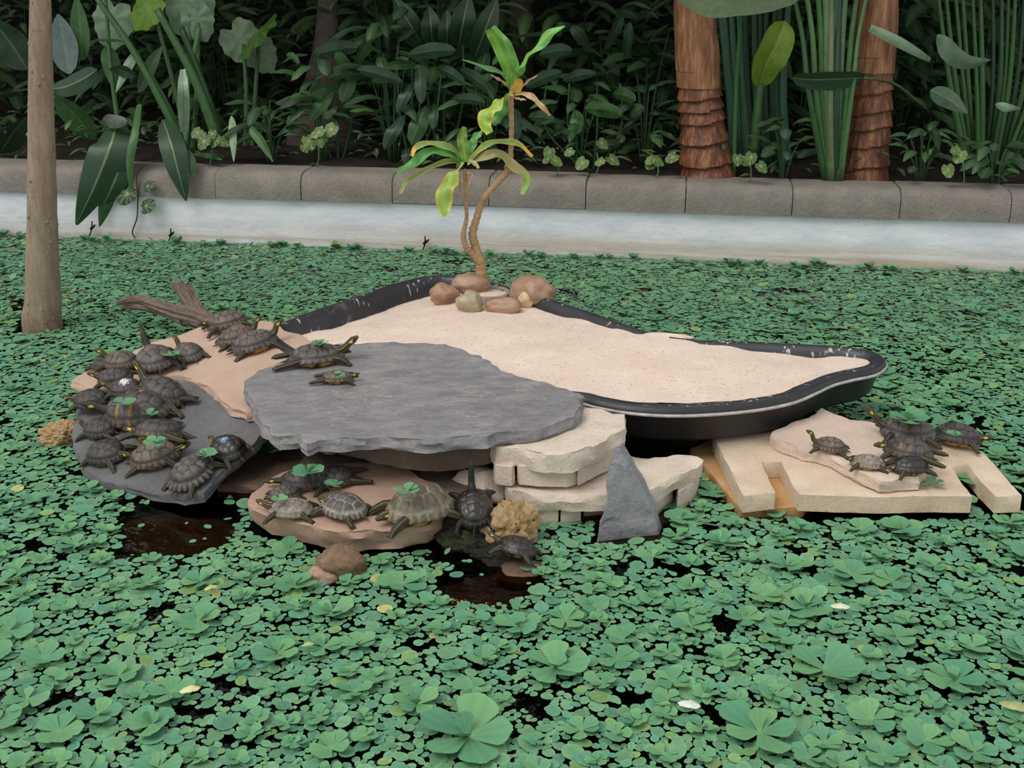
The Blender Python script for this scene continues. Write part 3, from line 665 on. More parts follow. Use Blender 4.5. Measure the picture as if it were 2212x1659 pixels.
dleaf([(1110, 175), (1125, 140), (1150, 108), (1188, 72), (1220, 56)], 34, (0, -.08), srgb(108, 170, 74), rib=srgb(150, 200, 100), side=(.6, 0, .8), seed=3, prof=lance)
dleaf([(1108, 185), (1110, 160), (1113, 140), (1114, 122)], 16, (-.02, -.05), srgb(110, 165, 70), side=SX, seed=4, prof=lance)
dleaf([(1104, 180), (1085, 160), (1045, 145), (997, 128)], 14, (0, -.05), srgb(92, 140, 70), seed=5, prof=lance)
dleaf([(1102, 200), (1080, 215), (1058, 235), (1046, 262), (1058, 288)], 40, (-.03, -.10), srgb(150, 178, 66), edge=srgb(214, 200, 76), side=(.8, 0, .5), seed=6)
dleaf([(1102, 205), (1092, 225), (1078, 250), (1065, 270)], 26, (.02, .02), srgb(90, 150, 74), side=(.8, 0, .5), seed=7)
dleaf([(1110, 198), (1116, 190), (1120, 178), (1113, 172)], 24, (-.01, -.03), srgb(216, 172, 66), side=SX, seed=8, wav=.05)
dleaf([(1108, 200), (1130, 185), (1145, 172), (1162, 163)], 7, (0, -.04), srgb(182, 142, 100), seed=9)
dleaf([(1104, 195), (1090, 180), (1074, 170), (1060, 162)], 8, (0, -.04), srgb(190, 152, 112), seed=10)
dleaf([(1112, 203), (1140, 205), (1165, 225), (1188, 250)], 15, (0, -.06), srgb(196, 164, 116), seed=11, tip=(.7, srgb(176, 120, 86)))
dleaf([(1110, 210), (1122, 214), (1136, 216)], 7, (0, -.03), srgb(196, 168, 126), seed=12)
YE = YD - .02
def d2(*a, **k): dleaf(*a, YB=YE, **k)
d2([(1006, 350), (1002, 320), (998, 295), (1004, 274)], 26, (0, -.03), srgb(110, 160, 66), rib=srgb(176, 196, 92), side=SX, seed=13)
d2([(1010, 345), (1018, 318), (1028, 298), (1043, 282)], 22, (.02, .06), srgb(92, 150, 74), side=(.8, 0, .4), seed=14)
d2([(1000, 345), (975, 322), (935, 310), (900, 318), (890, 338)], 17, (0, -.12), srgb(122, 158, 80), tip=(.72, srgb(216, 170, 50)), edge=srgb(182, 146, 96), seed=15)
d2([(1002, 350), (970, 330), (930, 328), (890, 355), (857, 372)], 26, (0, -.14), srgb(84, 148, 66), seed=16, tip=(.97, BR))
d2([(1000, 352), (960, 350), (915, 370), (880, 392), (864, 418)], 15, (0, -.16), srgb(126, 152, 74), edge=srgb(196, 156, 106), tip=(.88, srgb(196, 150, 100)), seed=17)
d2([(1000, 350), (986, 370), (968, 395), (958, 430), (960, 468)], 40, (-.02, -.14), srgb(142, 172, 66), edge=srgb(206, 186, 84), side=(.9, 0, .25), seed=18, prof=lambda t: .18 + .82 * paddle(max(0, min(1, (t - .25) / .75))) if t > .25 else .18)
d2([(1012, 350), (1040, 320), (1080, 306), (1120, 312), (1150, 338)], 16, (0, -.05), srgb(128, 158, 70), edge=srgb(196, 168, 90), tip=(.75, srgb(210, 160, 60)), seed=19)
d2([(1012, 352), (1045, 338), (1085, 336), (1112, 362), (1138, 384), (1128, 420)], 24, (0, -.10), srgb(150, 140, 84), tip=(.7, srgb(126, 172, 60)), seed=20)
d2([(1010, 355), (1018, 348), (1030, 358), (1034, 364)], 10, (-.02, -.05), srgb(176, 176, 110), seed=21)
d2([(1002, 372), (992, 385), (994, 410), (1000, 436)], 8, (-.01, -.02), srgb(176, 142, 112), seed=22)
d2([(1008, 372), (1018, 378), (1014, 390), (1010, 405)], 8, (-.01, -.02), srgb(176, 142, 112), seed=23)

# ------------------------------------------------------------------ turtles
def capsule(pts, rad, seg=10, flat=None):
    """closed tapered tube with round ends through pts"""
    pts = [Vector(p) for p in pts]; a, b = pts[0], pts[-1]
    d0 = (pts[0] - pts[1]).normalized(); d1 = (pts[-1] - pts[-2]).normalized()
    P_, R_ = [], []
    for k in (.98, .75, .4): P_.append(a + d0 * rad[0] * k); R_.append(rad[0] * math.sqrt(1 - k * k))
    for i in range(len(pts) - 1):
        for t in ((0, .5) if i < len(pts) - 2 else (0, .5, 1)):
            P_.append(pts[i].lerp(pts[i + 1], t)); R_.append(rad[i] + (rad[i + 1] - rad[i]) * t)
    for k in (.4, .75, .98): P_.append(b + d1 * rad[-1] * k); R_.append(rad[-1] * math.sqrt(1 - k * k))
    return tube_geo(P_, R_, seg)
def dirv(yaw, el): return Vector((math.cos(yaw) * math.cos(el), math.sin(yaw) * math.cos(el), math.sin(el)))
YELLOW, DARK = srgb(206, 176, 70), srgb(40, 38, 32)
def turtle_body(neck=.3, elev=40, yaw=0, head_el=10, front='out', hind='out', foot_z=0.0, stripe=YELLOW, skin=DARK, ear=srgb(226, 196, 70), seed=0, fel=None):
    chains = []
    n0 = Vector((.33, 0, .15)); e, y = R(elev), R(yaw)
    if neck > 0:
        n1 = n0 + dirv(y * .3, e * .5) * (.10 + neck * .35); n2 = n1 + dirv(y * .8, e) * (neck * .65)
    else: n1 = n0 + Vector((.06, 0, 0)); n2 = n1 + dirv(y, e) * .06
    hd = dirv(y, R(head_el)); h1 = n2 + hd * .075; h2 = n2 + hd * .155; h2.z -= .006
    nk = [n0, n0.lerp(n1, .6), n1, n2]
    chains.append(('neck', nk, [.095, .085, .07, .06])); chains.append(('head', [n2, h1, h2], [.06, .069, .040]))
    chains.append(('core', [(-.28, 0, .15), (.28, 0, .15)], [.12, .12])); chains.append(('core', [(.2, -.16, .14), (.2, .16, .14)], [.1, .1])); chains.append(('core', [(-.24, -.16, .13), (-.24, .16, .13)], [.1, .1]))
    for s in (-1, 1):
        if front == 'out': q = [(.24, .2, .13), (.35, .31, .11), (.42, .38, .06), (.46, .42, .022)]
        elif front == 'fwd': q = [(.24, .2, .13), (.40, .30, .12), (.49, .33, .07), (.54, .35, .022)]
        elif front == 'down': q = [(.24, .2, .13), (.36, .31, .08), (.42, .33, -.04), (.46, .34, -.10)]
        else: q = [(.24, .2, .13), (.33, .31, .10), (.39, .33, .06), (.42, .32, .03)]
        if front != 'none':
            jit = random.uniform(-.03, .05)
            q = [Vector((a + jit * (i > 1), s * b, c - (foot_z if i > 1 else 0))) for i, (a, b, c) in enumerate(q)]
            chains.append(('leg', q, [.085, .072, .056, .044]))
            t = (q[3] - q[2]).normalized(); sd = t.cross(Vector((0, 0, 1))).normalized()
            chains.append(('toe', [q[3] - sd * .03 + t * .012, q[3] + sd * .03 + t * .012], [.024, .024]))
            for k in (-1.5, -.5, .5, 1.5):
                tt = q[3] + t * .075 + sd * k * .03; tt.z = q[3].z - .008; chains.append(('toe', [q[3] + sd * k * .012, tt], [.016, .007]))
        if hind == 'out': q = [(-.26, .2, .12), (-.35, .29, .09), (-.42, .33, .05), (-.48, .35, .022)]
        elif hind == 'stretch': q = [(-.26, .2, .13), (-.42, .26, .12), (-.56, .28, .09), (-.70, .30, .07)]
        else: q = [(-.26, .2, .12), (-.33, .28, .09), (-.37, .30, .05), (-.42, .30, .025)]
        jit = random.uniform(-.04, .03)
        q = [Vector((a + jit * (i > 1), s * b, c - (foot_z if i > 1 else 0))) for i, (a, b, c) in enumerate(q)]
        chains.append(('leg', q, [.09, .074, .056, .05]))
        t = (q[3] - q[2]).normalized(); sd = t.cross(Vector((0, 0, 1))).normalized()
        chains.append(('toe', [q[3] - sd * .04 + t * .02, q[3] + sd * .04 + t * .02], [.026, .026]))
        for k in (-2, -1, 0, 1, 2):
            tt = q[3] + t * .085 + sd * k * .036; chains.append(('toe', [q[3] + sd * k * .012, tt], [.018, .008]))
    chains.append(('tail', [(-.36, 0, .10), (-.52, .02, .07), (-.64, .05, .045)], [.045, .028, .008]))
    vs, fs = join_geo([capsule(p, r_) for _, p, r_ in chains])
    me = bpy.data.meshes.new('tmp'); me.from_pydata([tuple(v) for v in vs], [], fs)
    ob = bpy.data.objects.new('tmp', me); COL.objects.link(ob)
    rm = ob.modifiers.new('r', 'REMESH'); rm.mode = 'VOXEL'; rm.voxel_size = .0125; rm.use_smooth_shade = True
    sm = ob.modifiers.new('s', 'SMOOTH'); sm.iterations = 3; sm.factor = .5
    dg = bpy.context.evaluated_depsgraph_get(); ev = ob.evaluated_get(dg)
    out = bpy.data.meshes.new_from_object(ev); bpy.data.objects.remove(ob); bpy.data.meshes.remove(me)
    V = np.empty(len(out.vertices) * 3, np.float32); out.vertices.foreach_get('co', V); V = V.reshape(-1, 3)
    # colour by the nearest limb: yellow stripes run along neck, head and legs
    best = np.full(len(V), 1e9); col = np.tile(np.array(skin), (len(V), 1)); st = np.array(stripe); sk = np.array(skin)
    for kind, pts, rad in chains:
        for a, b in zip(pts[:-1], pts[1:]):
            a, b = np.array(a), np.array(b); ab = b - a; L_ = (ab @ ab)
            t = np.clip(((V - a) @ ab) / L_, 0, 1); d = np.linalg.norm(V - a - t[:, None] * ab, axis=1) - rad[0] * .6
            m = d < best; best[m] = d[m]
            if kind in ('neck', 'head', 'leg', 'tail'):
                u = ab / math.sqrt(L_); s1 = np.cross(u, (0, 0, 1)); s1 /= np.linalg.norm(s1) + 1e-9; s2 = np.cross(s1, u)
                w_ = V - a; an = np.arctan2(w_ @ s2, w_ @ s1)
                f = np.cos(an * (7 if kind != 'leg' else 6) + seed)
                k = np.clip((f - .6) / .25, 0, 1) * (.4 if kind in ('neck', 'head') else .2)
                col[m] = sk + (st - sk) * k[m, None]
            else: col[m] = sk
    hr = np.array(n2.lerp(h1, .35)); side = np.array(dirv(y + math.pi / 2, 0)); ax = np.array(hd)
    for s in (-1, 1):                    # the ear patch behind the eye
        c = hr + side * s * .055 + np.array((0, 0, .012)); w_ = V - c
        k = ((w_ @ ax) / .042) ** 2 + (np.linalg.norm(w_ - np.outer(w_ @ ax, ax), axis=1) / .021) ** 2 < 1
        col[k] = ear
    ca = out.color_attributes.new('Col', 'FLOAT_COLOR', 'POINT'); c4 = np.ones((len(V), 4), np.float32); c4[:, :3] = col
    ca.data.foreach_set('color', c4.ravel()); out.materials.clear(); out.materials.append(M['skin'])
    eyes = [n2.lerp(h2, .62) + dirv(y + math.pi / 2, 0) * s * .043 + Vector((0, 0, .026)) for s in (-1, 1)]
    out.name = 'body'
    return out, eyes
NR, NA = 34, 96
SC = [(.37, 0), (.2, 0), (0, 0), (-.2, 0), (-.38, 0), (.30, .21), (.12, .27), (-.09, .27), (-.28, .21), (.30, -.21), (.12, -.27), (-.09, -.27), (-.28, -.21)]
def carapace(base, seam, streak, st_amt=.5, high=.27, spiky=0.0, seed=0, spots=None, rings=.5, bars=0.0):
    rr = np.linspace(0, 1, NR + 1)[1:] ** .9; th = np.linspace(0, 2 * np.pi, NA, endpoint=False)
    RR, TH = np.meshgrid(rr, th, indexing='ij')
    X = .5 * RR * np.cos(TH); Y = .39 * RR * np.sin(TH) * (1 - .07 * np.cos(TH)) * (1 - .06 * np.abs(np.cos(TH)) ** 6)
    Z = .115 + high * np.clip(1 - RR ** 2.3, 0, 1) ** .72 - .015 * np.abs(np.cos(TH)) * RR ** 4 + .02 * RR ** 8 * np.sin(TH) ** 2
    Z += .012 * np.exp(-(Y / .05) ** 2) * (1 - RR ** 4)
    D = np.stack([np.hypot((X - a) * 1.0, (Y - b) * 1.0) for a, b in SC]); o = np.sort(D, 0); idx = np.argmin(D, 0)
    gap = o[1] - o[0]; marg = RR > .86
    ma = (TH / (2 * np.pi) * 25) % 1; gm = np.minimum(ma, 1 - ma) / 25 * 2.6
    ge = np.abs(RR - .86) * .45
    g = np.where(marg, np.minimum(gm, ge), np.minimum(gap, ge))
    gr = np.clip(1.25 - g / .024, 0, 1)
    if spiky:
        e = marg & (np.cos(TH) < .2); Z -= 0; push = spiky * np.where(e, (1 - np.abs(2 * ma - 1)) * (RR - .86) / .14, 0)
        X += push * np.cos(TH) * .09; Y += push * np.sin(TH) * .09
        Z += spiky * np.where(~marg, .035 * (1 - np.clip(o[0] / .12, 0, 1)), 0)
    Z += np.where(~marg, .012 * (1 - np.clip(o[0] / .13, 0, 1) ** 2), 0)
    Z -= .016 * gr
    Z += np.where(~marg, .004 * rings * np.sin(o[0] * 150), 0)
    rs = np.random.default_rng(int(seed) + 5); tone = 1 + rs.uniform(-.24, .24, 13)
    mt = 1 + rs.uniform(-.15, .15, 25)
    b_ = np.array(base)
    C = b_[None, None] * np.where(marg, mt[(TH / (2 * np.pi) * 25).astype(int) % 25], tone[idx])[..., None]
    C = C * (1 + .22 * np.sin(o[0] * 110)[..., None] * rings)
    # pale streaks across the costal scutes
    cx = np.array([c[0] for c in SC])[idx]
    sk = np.clip(1 - np.abs(X - cx) / .022, 0, 1) * (idx > 4) * ~marg * st_amt * (.5 + .5 * np.sin(idx * 3.1 + seed))
    sk = np.maximum(sk, np.where(marg, np.clip(1 - np.abs(ma - .5) / .13, 0, 1) * st_amt * .6, 0))
    if bars: sk = np.maximum(sk, bars * np.clip(1 - np.abs(X - cx - .02) / .03, 0, 1) * (np.isin(idx, (6, 7, 10, 11))))
    C = C + (np.array(streak) - C) * sk[..., None]
    C = C + (np.array(seam) - C) * (gr * .9)[..., None]
    if spots:
        for (sx, sy, sr_, sc_) in spots:
            k = np.clip((1.1 - np.hypot(X - sx, Y - sy) / sr_ + .5 * np.sin(X * 61 + 2 * np.sin(Y * 47)) * np.sin(Y * 53 + X * 20)) * 2, 0, 1); C = C + (np.array(sc_) - C) * k[..., None]
    top = np.array([[0, 0, .115 + high]]); vs = [top]; cs = [np.array([base])]
    G_ = np.stack([X, Y, Z], -1); vs.append(G_.reshape(-1, 3)); cs.append(C.reshape(-1, 3))
    last = G_[-1]
    under = srgb(190, 150, 70)
    for k, (sh, dz) in enumerate([(1.0, -.018), (.93, -.022), (.82, .0)]):
        q = last * np.array([sh, sh, 1]) + np.array([0, 0, dz]); vs.append(q)
        c = np.tile(np.array(base) * .8, (NA, 1))
        if k == 1: c = np.where(((th / (2 * np.pi) * 25) % 1 > .45)[:, None], np.array(under), np.array(DARK))
        if k == 2: c = np.tile(np.array(under) * .6, (NA, 1))
        cs.append(c)
    vs = np.concatenate(vs); cs = np.concatenate(cs); fs = []
    for k in range(NA): fs.append((0, 1 + k, 1 + (k + 1) % NA))
    for r_ in range(NR + 2):
        for k in range(NA):
            a = 1 + r_ * NA + k; b2 = 1 + r_ * NA + (k + 1) % NA; fs.append((a, a + NA, b2 + NA, b2))
    return vs, fs, cs
def plastron_geo(c1, c2, seed=0):
    vs, fs, cs = [], [], []; n = 40; rows = [(.3, .012), (.75, .0), (.9, .012), (.95, .05), (.93, .09), (.9, .12)]
    for r_, z in rows:
        for k in range(n):
            t = 2 * math.pi * k / n; x = .44 * r_ * math.cos(t); y = .33 * r_ * math.sin(t) * (1 - .25 * math.cos(t) ** 4)
            if z > .04: y *= 1.05
            vs.append((x, y, z)); blot = nz(x * 9, y * 9, z * 9 + seed, 1.6) > .12
            cs.append(c2 if (blot and z > .0) else c1)
    for i in range(len(rows) - 1):
        for k in range(n): fs.append((i * n + k, i * n + (k + 1) % n, (i + 1) * n + (k + 1) % n, (i + 1) * n + k))
    fs.append(tuple(range(n - 1, -1, -1))); fs.append(tuple((len(rows) - 1) * n + k for k in range(n)))
    return vs, fs, cs
eye_me = None
SHELLS = {
    'grey': (srgb(98, 89, 84), srgb(48, 43, 40), srgb(128, 106, 82), .35), 'dark': (srgb(68, 63, 60), srgb(34, 31, 30), srgb(120, 96, 62), .35),
    'brown': (srgb(104, 90, 78), srgb(50, 43, 38), srgb(150, 118, 82), .5), 'pale': (srgb(138, 126, 114), srgb(118, 106, 94), srgb(146, 132, 116), .1),
    'olive': (srgb(98, 89, 72), srgb(136, 127, 106), srgb(130, 116, 78), .45), 'wet': (srgb(40, 34, 30), srgb(20, 17, 15), srgb(96, 66, 38), .35),
    'seam': (srgb(88, 81, 76), srgb(152, 144, 134), srgb(112, 102, 92), .3), 'orange': (srgb(78, 71, 66), srgb(46, 42, 40), srgb(190, 128, 56), .35)}
def turtle(px, py, Lpx, head, plane, label, style='grey', dz=0.0, pitch=0, roll=0, spots=None, bars=0.0, high=.28, spiky=0.0, seed=1, rings=.5, flatn=True, group=None, **body):
    """px, py: middle of the shell in the photograph; Lpx: shell length at that depth's scale; head: compass in the ground plane, 0 right, 90 away"""
    p = plane.at(px, py, dz); s = scale_at(p); L = Lpx * 1.06 / s
    p = plane.at(px, py, dz + .17 * L); base = Vector((p.x, p.y, plane.z(p.x, p.y) + dz))
    global eye_me
    root = empty('turtle', base, label, 'turtle', group or 'turtles basking on the island')
    up = plane.normal() if flatn else Vector((0, 0, 1)); yaw = R(head)
    q = Vector((0, 0, 1)).rotation_difference(up).to_matrix().to_4x4()
    m = Matrix.Translation(base) @ q @ Matrix.Rotation(yaw, 4, 'Z') @ Matrix.Rotation(-R(pitch), 4, 'Y') @ Matrix.Rotation(R(roll), 4, 'X') @ Matrix.Scale(L, 4)
    root.matrix_world = m
    b, sm_, st_, am = SHELLS[style]; wet = style == 'wet' or body.pop('wet', False)
    v, f, c = carapace(b, sm_, st_, am, high, spiky, seed, spots, rings, bars)
    mk('carapace', v, f, M['shell_wet' if wet else 'shell'], root, c)
    v, f, c = plastron_geo(srgb(178, 136, 62), srgb(34, 30, 24), seed); mk('plastron', v, f, M['plastron'], root, c)
    me, eyes = turtle_body(seed=seed, **body); bo = link('body', me, root)
    if eye_me is None:
        iv, if_ = ico(2); eye_me = mesh_of('eye', iv, if_, M['eye'])
    for e in eyes:
        eo = link('eye', eye_me, bo); eo.location = e; eo.scale = (.016,) * 3
    return root
random.seed(3)
# left-hand slabs
turtle(492, 692, 84, 205, PL_PINK_L, 'turtle at the foot of the driftwood facing the viewer with raised striped head', 'brown', seed=1, neck=.16, elev=45, yaw=30, head_el=15, front='fwd', dz=.01)
turtle(513, 724, 80, 25, PL_PINK_L, 'brownish turtle partly hidden behind another on the pink slab', 'brown', seed=2, neck=.26, elev=62, yaw=10, head_el=25, hind='out')
turtle(551, 737, 94, 28, PL_PINK_L, 'grey turtle with raised head on the pink slab beside the tray rim', 'grey', seed=3, neck=.24, elev=62, head_el=25)
turtle(407, 760, 78, 128, PL_PINK_L, 'small turtle on the pink slab looking away, nearest the bare stone', 'grey', seed=4, neck=.26, elev=62, head_el=15)
turtle(336, 772, 104, 118, PL_PINK_L, 'large turtle with tall raised dark neck on the pink slab', 'grey', seed=5, neck=.36, elev=66, head_el=35, stripe=srgb(90, 84, 60), rings=.2, dz=.01)
turtle(263, 778, 80, 150, PL_PINK_L, 'turtle with yellow streaks on its shell and raised neck, at the back of the heap', 'brown', seed=6, neck=.26, elev=60, yaw=25, head_el=20, dz=.012, bars=.5)
turtle(226, 785, 62, 140, PL_PINK_L, 'small dark turtle squeezed in at the outer end of the pink slab', 'dark', seed=7, neck=0, elev=20, dz=0)
turtle(250, 812, 76, 172, PL_SL_L, 'dark turtle with yellow ear patch, above the white-spotted one', 'dark', seed=8, neck=.16, elev=40, head_el=25, dz=.035)
turtle(272, 836, 74, 165, PL_SL_L, 'turtle with a white splash on its shell', 'dark', seed=9, neck=.20, elev=45, head_el=25, dz=.035, spots=[(-.1, 0, .14, srgb(225, 225, 225)), (.02, -.14, .07, srgb(220, 220, 222))])
turtle(347, 842, 108, 148, PL_SL_L, 'turtle climbing over its neighbours with spotted yellow belly edge and stretched hind legs', 'orange', seed=10, neck=.26, elev=40, head_el=35, hind='stretch', pitch=18, roll=22, dz=.02)
turtle(198, 860, 78, 168, PL_SL_L, 'dark ringed turtle at the outer edge of the slate with yellow ear patch', 'dark', seed=11, neck=.22, elev=22, head_el=10, rings=1.2, dz=.02)
turtle(300, 880, 142, 172, PL_SL_L, 'largest dark turtle on the slate, orange bars on its shell', 'orange', seed=12, neck=.2, elev=35, head_el=15, hind='stretch', bars=.8, stripe=srgb(70, 66, 50))
turtle(218, 922, 78, 160, PL_SL_L, 'small dark turtle near the knobbly tan stone, head raised', 'dark', seed=13, neck=.2, elev=55, head_el=20, hind='stretch', rings=1.2)
turtle(336, 935, 108, 165, PL_SL_L, 'turtle tilted on its side showing a yellow belly with black spots', 'orange', seed=14, neck=.1, elev=10, head_el=5, hind='stretch', roll=34, pitch=4, dz=.02)
turtle(232, 974, 92, -22, PL_SL_L, 'dark turtle facing right with yellow ear patch, at the front of the slate', 'dark', seed=15, neck=.16, elev=15, yaw=-10, head_el=0, rings=1.0)
turtle(338, 978, 106, 5, PL_SL_L, 'brown-grey domed turtle with a green sprig on its back, on the left slate', 'brown', seed=16, neck=.10, elev=15, yaw=20, head_el=10)
turtle(418, 1014, 104, 62, PL_SL_L, 'turtle with pointed overlapping scutes, seen from behind at the water edge', 'grey', seed=17, neck=.05, elev=0, spiky=1.0, rings=.2, high=.28)
turtle(494, 964, 92, 138, PL_SL_L, 'wet brown turtle with a bluish shine on its shell near the big slate', 'wet', seed=18, neck=.08, elev=20, head_el=10, spots=[(-.02, 0, .09, srgb(120, 160, 200))])  # bluish wet shine is painted into the shell colour
# front sandstone slab
turtle(655, 1033, 92, 188, PL_PINK_F, 'turtle on the front sandstone carrying a pale wilted rosette', 'dark', seed=19, neck=.22, elev=5, head_el=0, stripe=srgb(120, 108, 60))
turtle(722, 1030, 92, 200, PL_PINK_F, 'dark turtle on the front sandstone with stretched striped hind feet', 'dark', seed=20, neck=.1, elev=10, yaw=40, head_el=0, hind='stretch')
turtle(675, 1000, 62, 80, PL_PINK_F, 'yellow-striped turtle behind the pale rosette on the front sandstone', 'olive', seed=21, neck=0, elev=0, dz=.025, pitch=15)
turtle(614, 1064, 66, 205, PL_PINK_F, 'smallest turtle at the back of the three on the tip of the front sandstone', 'grey', seed=22, neck=.05, elev=5, yaw=20, head_el=-5)
turtle(628, 1095, 92, 178, PL_PINK_F, 'pale flat-shelled turtle on the tip of the front sandstone', 'pale', seed=23, neck=.2, elev=20, yaw=-20, head_el=20, high=.2, rings=.15)
turtle(742, 1092, 104, 150, PL_PINK_F, 'grey turtle with pale seams in the middle of the front sandstone', 'seam', seed=24, neck=0, elev=0, hind='out', rings=.2)
turtle(906, 1090, 146, 207, PL_PINK_F, 'large olive-brown turtle with water plants on its back at the front edge', 'olive', seed=25, neck=.02, elev=-5, head_el=-8, front='fwd', high=.31, rings=.3)
PL_MOSS = Plane(.085)
turtle(1022, 1090, 104, 96, PL_MOSS, 'wet black turtle stretching its neck straight up on the mossy rock', 'wet', seed=26, neck=.42, elev=62, head_el=50, stripe=srgb(60, 56, 44), ear=DARK, skin=srgb(26, 25, 22), pitch=22)
turtle(1114, 1180, 86, 158, Plane(.035), 'wet dark turtle with pale striped head below the porous rock', 'wet', seed=27, neck=.2, elev=30, head_el=20, stripe=srgb(190, 186, 130), pitch=6, roll=8)
# on the big slate
turtle(684, 763, 112, 14, PL_BIG, 'turtle with raised head at the back edge of the big slate slab', 'grey', seed=28, neck=.22, elev=42, head_el=35, hind='stretch', front='fwd', high=.21)
turtle(728, 812, 66, 358, PL_BIG, 'small brownish turtle with a clover-like sprig, alone in the middle of the big slate', 'brown', seed=29, neck=.1, elev=20, head_el=20, hind='stretch', front='fwd', high=.2)
# right-hand group
turtle(1793, 961, 68, 158, PL_PINK_R, 'small turtle with thin upright neck on the right-hand pink slab', 'brown', seed=30, neck=.3, elev=72, head_el=25)
turtle(1875, 996, 70, 168, PL_PINK_R, 'small pale-shelled turtle lying low between its neighbours on the right', 'pale', seed=31, neck=.12, elev=30, yaw=30, head_el=20, high=.22)
turtle(1962, 927, 108, 165, PL_PINK_R, 'big turtle with thick striped raised neck and a large plant on its back', 'grey', seed=32, neck=.34, elev=52, head_el=45, front='out', foot_z=.0, rings=.2, stripe=srgb(176, 150, 84))
turtle(1962, 970, 98, 152, PL_PINK_R, 'dark striped-shell turtle in the middle of the right-hand heap', 'orange', seed=33, neck=.08, elev=10, yaw=30, head_el=5, dz=.018, hind='stretch', bars=.3)
turtle(1966, 1004, 80, 190, PL_PINK_R, 'glossy wet turtle at the front of the right-hand heap', 'wet', seed=34, neck=.03, elev=0, head_el=-5)
turtle(2070, 938, 94, -28, PV, 'dark turtle facing right at the far corner of the cream paver', 'dark', seed=35, neck=.1, elev=25, head_el=15, dz=.01)

# ------------------------------------------------------------------ driftwood and the foreground trunk
dw = empty('driftwood', P(430, 690, .16), 'forked weathered grey driftwood branch behind the pink slab', 'driftwood')
def dtube(name, pts, seed, mat='driftwood', n=30, rg=.55):
    path = catmull([P(x, y, z) for x, y, z, r_ in pts], n); rr = interp([r_ for *_, r_ in pts], n)
    v, f = tube_geo(path, rr, 44, .3, 30, True, rg, seed); return child(name, mesh_of(name, v, f, M[mat]), dw)
dtube('branch', [(252, 655, .12, .008), (280, 650, .13, .02), (310, 650, .135, .024), (350, 664, .14, .03), (390, 678, .15, .034), (425, 688, .17, .036), (470, 702, .21, .03), (520, 712, .25, .02)], 1)
dtube('branch', [(262, 664, .10, .006), (300, 662, .11, .014), (350, 672, .125, .02), (400, 690, .14, .026)], 2)
dtube('branch', [(440, 692, .17, .035), (422, 668, .18, .033), (404, 642, .19, .03), (390, 622, .20, .027), (380, 614, .205, .02)], 3)
dtube('branch', [(432, 670, .19, .016), (424, 648, .20, .013), (414, 628, .21, .010), (410, 612, .22, .005)], 4, n=14)
tb = P(93, 708, 0); Yt = tb.y
tr = empty('tree_trunk', tb, 'slender brown tree trunk with small thorns rising out of the water', 'tree trunk')
pts = [tb + Vector((0, 0, -.42)), tb]; rr_ = [.092, .088]
for py, cx_, w_ in ((640, 93, 37), (500, 91, 32), (350, 90, 29), (150, 88, 25), (0, 87, 22), (-250, 86, 21), (-700, 86, 20), (-1200, 86, 19)):
    q = PD(cx_, py, Yt); pts.append(q); rr_.append(w_ / scale_at(q))
path = catmull(pts, 120); rr = interp(rr_, 120)
v, f = tube_geo(path, rr, 28, .05, 40); child('bark', mesh_of('bark', v, f, M['bark']), tr)
iv, if_ = ico(1); sv = [Vector((a.x * .6, a.y * .6, a.z)) for a in iv]; thorn = mesh_of('thorn', sv, if_, M['bark'])
for k in range(90):
    i = random.randint(13, 80); th = random.uniform(0, 6.28); c = Vector(path[i]) + Vector((math.cos(th), math.sin(th), 0)) * rr[i]
    o = link('thorn', thorn, tr); o.location = c - tb; o.scale = (.009 * random.uniform(.6, 1.3),) * 3
FOOT.append([(tb.x + .1 * math.cos(t), tb.y + .1 * math.sin(t)) for t in np.linspace(0, 6.28, 10, endpoint=False)])

# ------------------------------------------------------------------ the garden behind the kerb
def gp(px, py, d): return on_wall(px, py, -d)
def soil(px, d): q = gp(px, 385, d); return Vector((q.x, q.y, ZT - .03 + .03 * d))
def gplant(name, px, d, label, cat='plant', group=None): return empty(name, soil(px, d), label, cat, group)
def gleaf(par, pts, wpx, c, prof=lance, rib=None, tip=None, side=(1, .1, .15), fold=.12, wav=.06, mat='leaf_dark', name='leaf', edge=None, nseg=12, ribw=.05):
    path = [gp(*p) for p in pts]; n = len(path); wid = wpx / scale_at(path[n // 2])
    v, f, cs = strap(path, wid, prof, leafcol(c, rib, ribw, tip, edge, .1, random.random()), nseg, 6 if rib else 4, fold, wav, side, random.random() * 6)
    return child(name, mesh_of(name, v, f, M[mat], cs), par)
def gstalk(par, pts, r0, r1, c, name='stalk', n=14):
    path = catmull([gp(*p) for p in pts], n); rr = [(r0 + (r1 - r0) * i / (n - 1)) / scale_at(Vector(path[i])) for i in range(n)]
    v, f = tube_geo(path, rr, 8); return child(name, mesh_of(name, v, f, M['leaf_dark'], [c] * len(v)), par)
GA, GB, GC, GL, GP_ = srgb(54, 88, 50), srgb(44, 70, 48), srgb(68, 106, 58), srgb(88, 124, 78), srgb(140, 166, 134)
RIB = srgb(140, 156, 100)
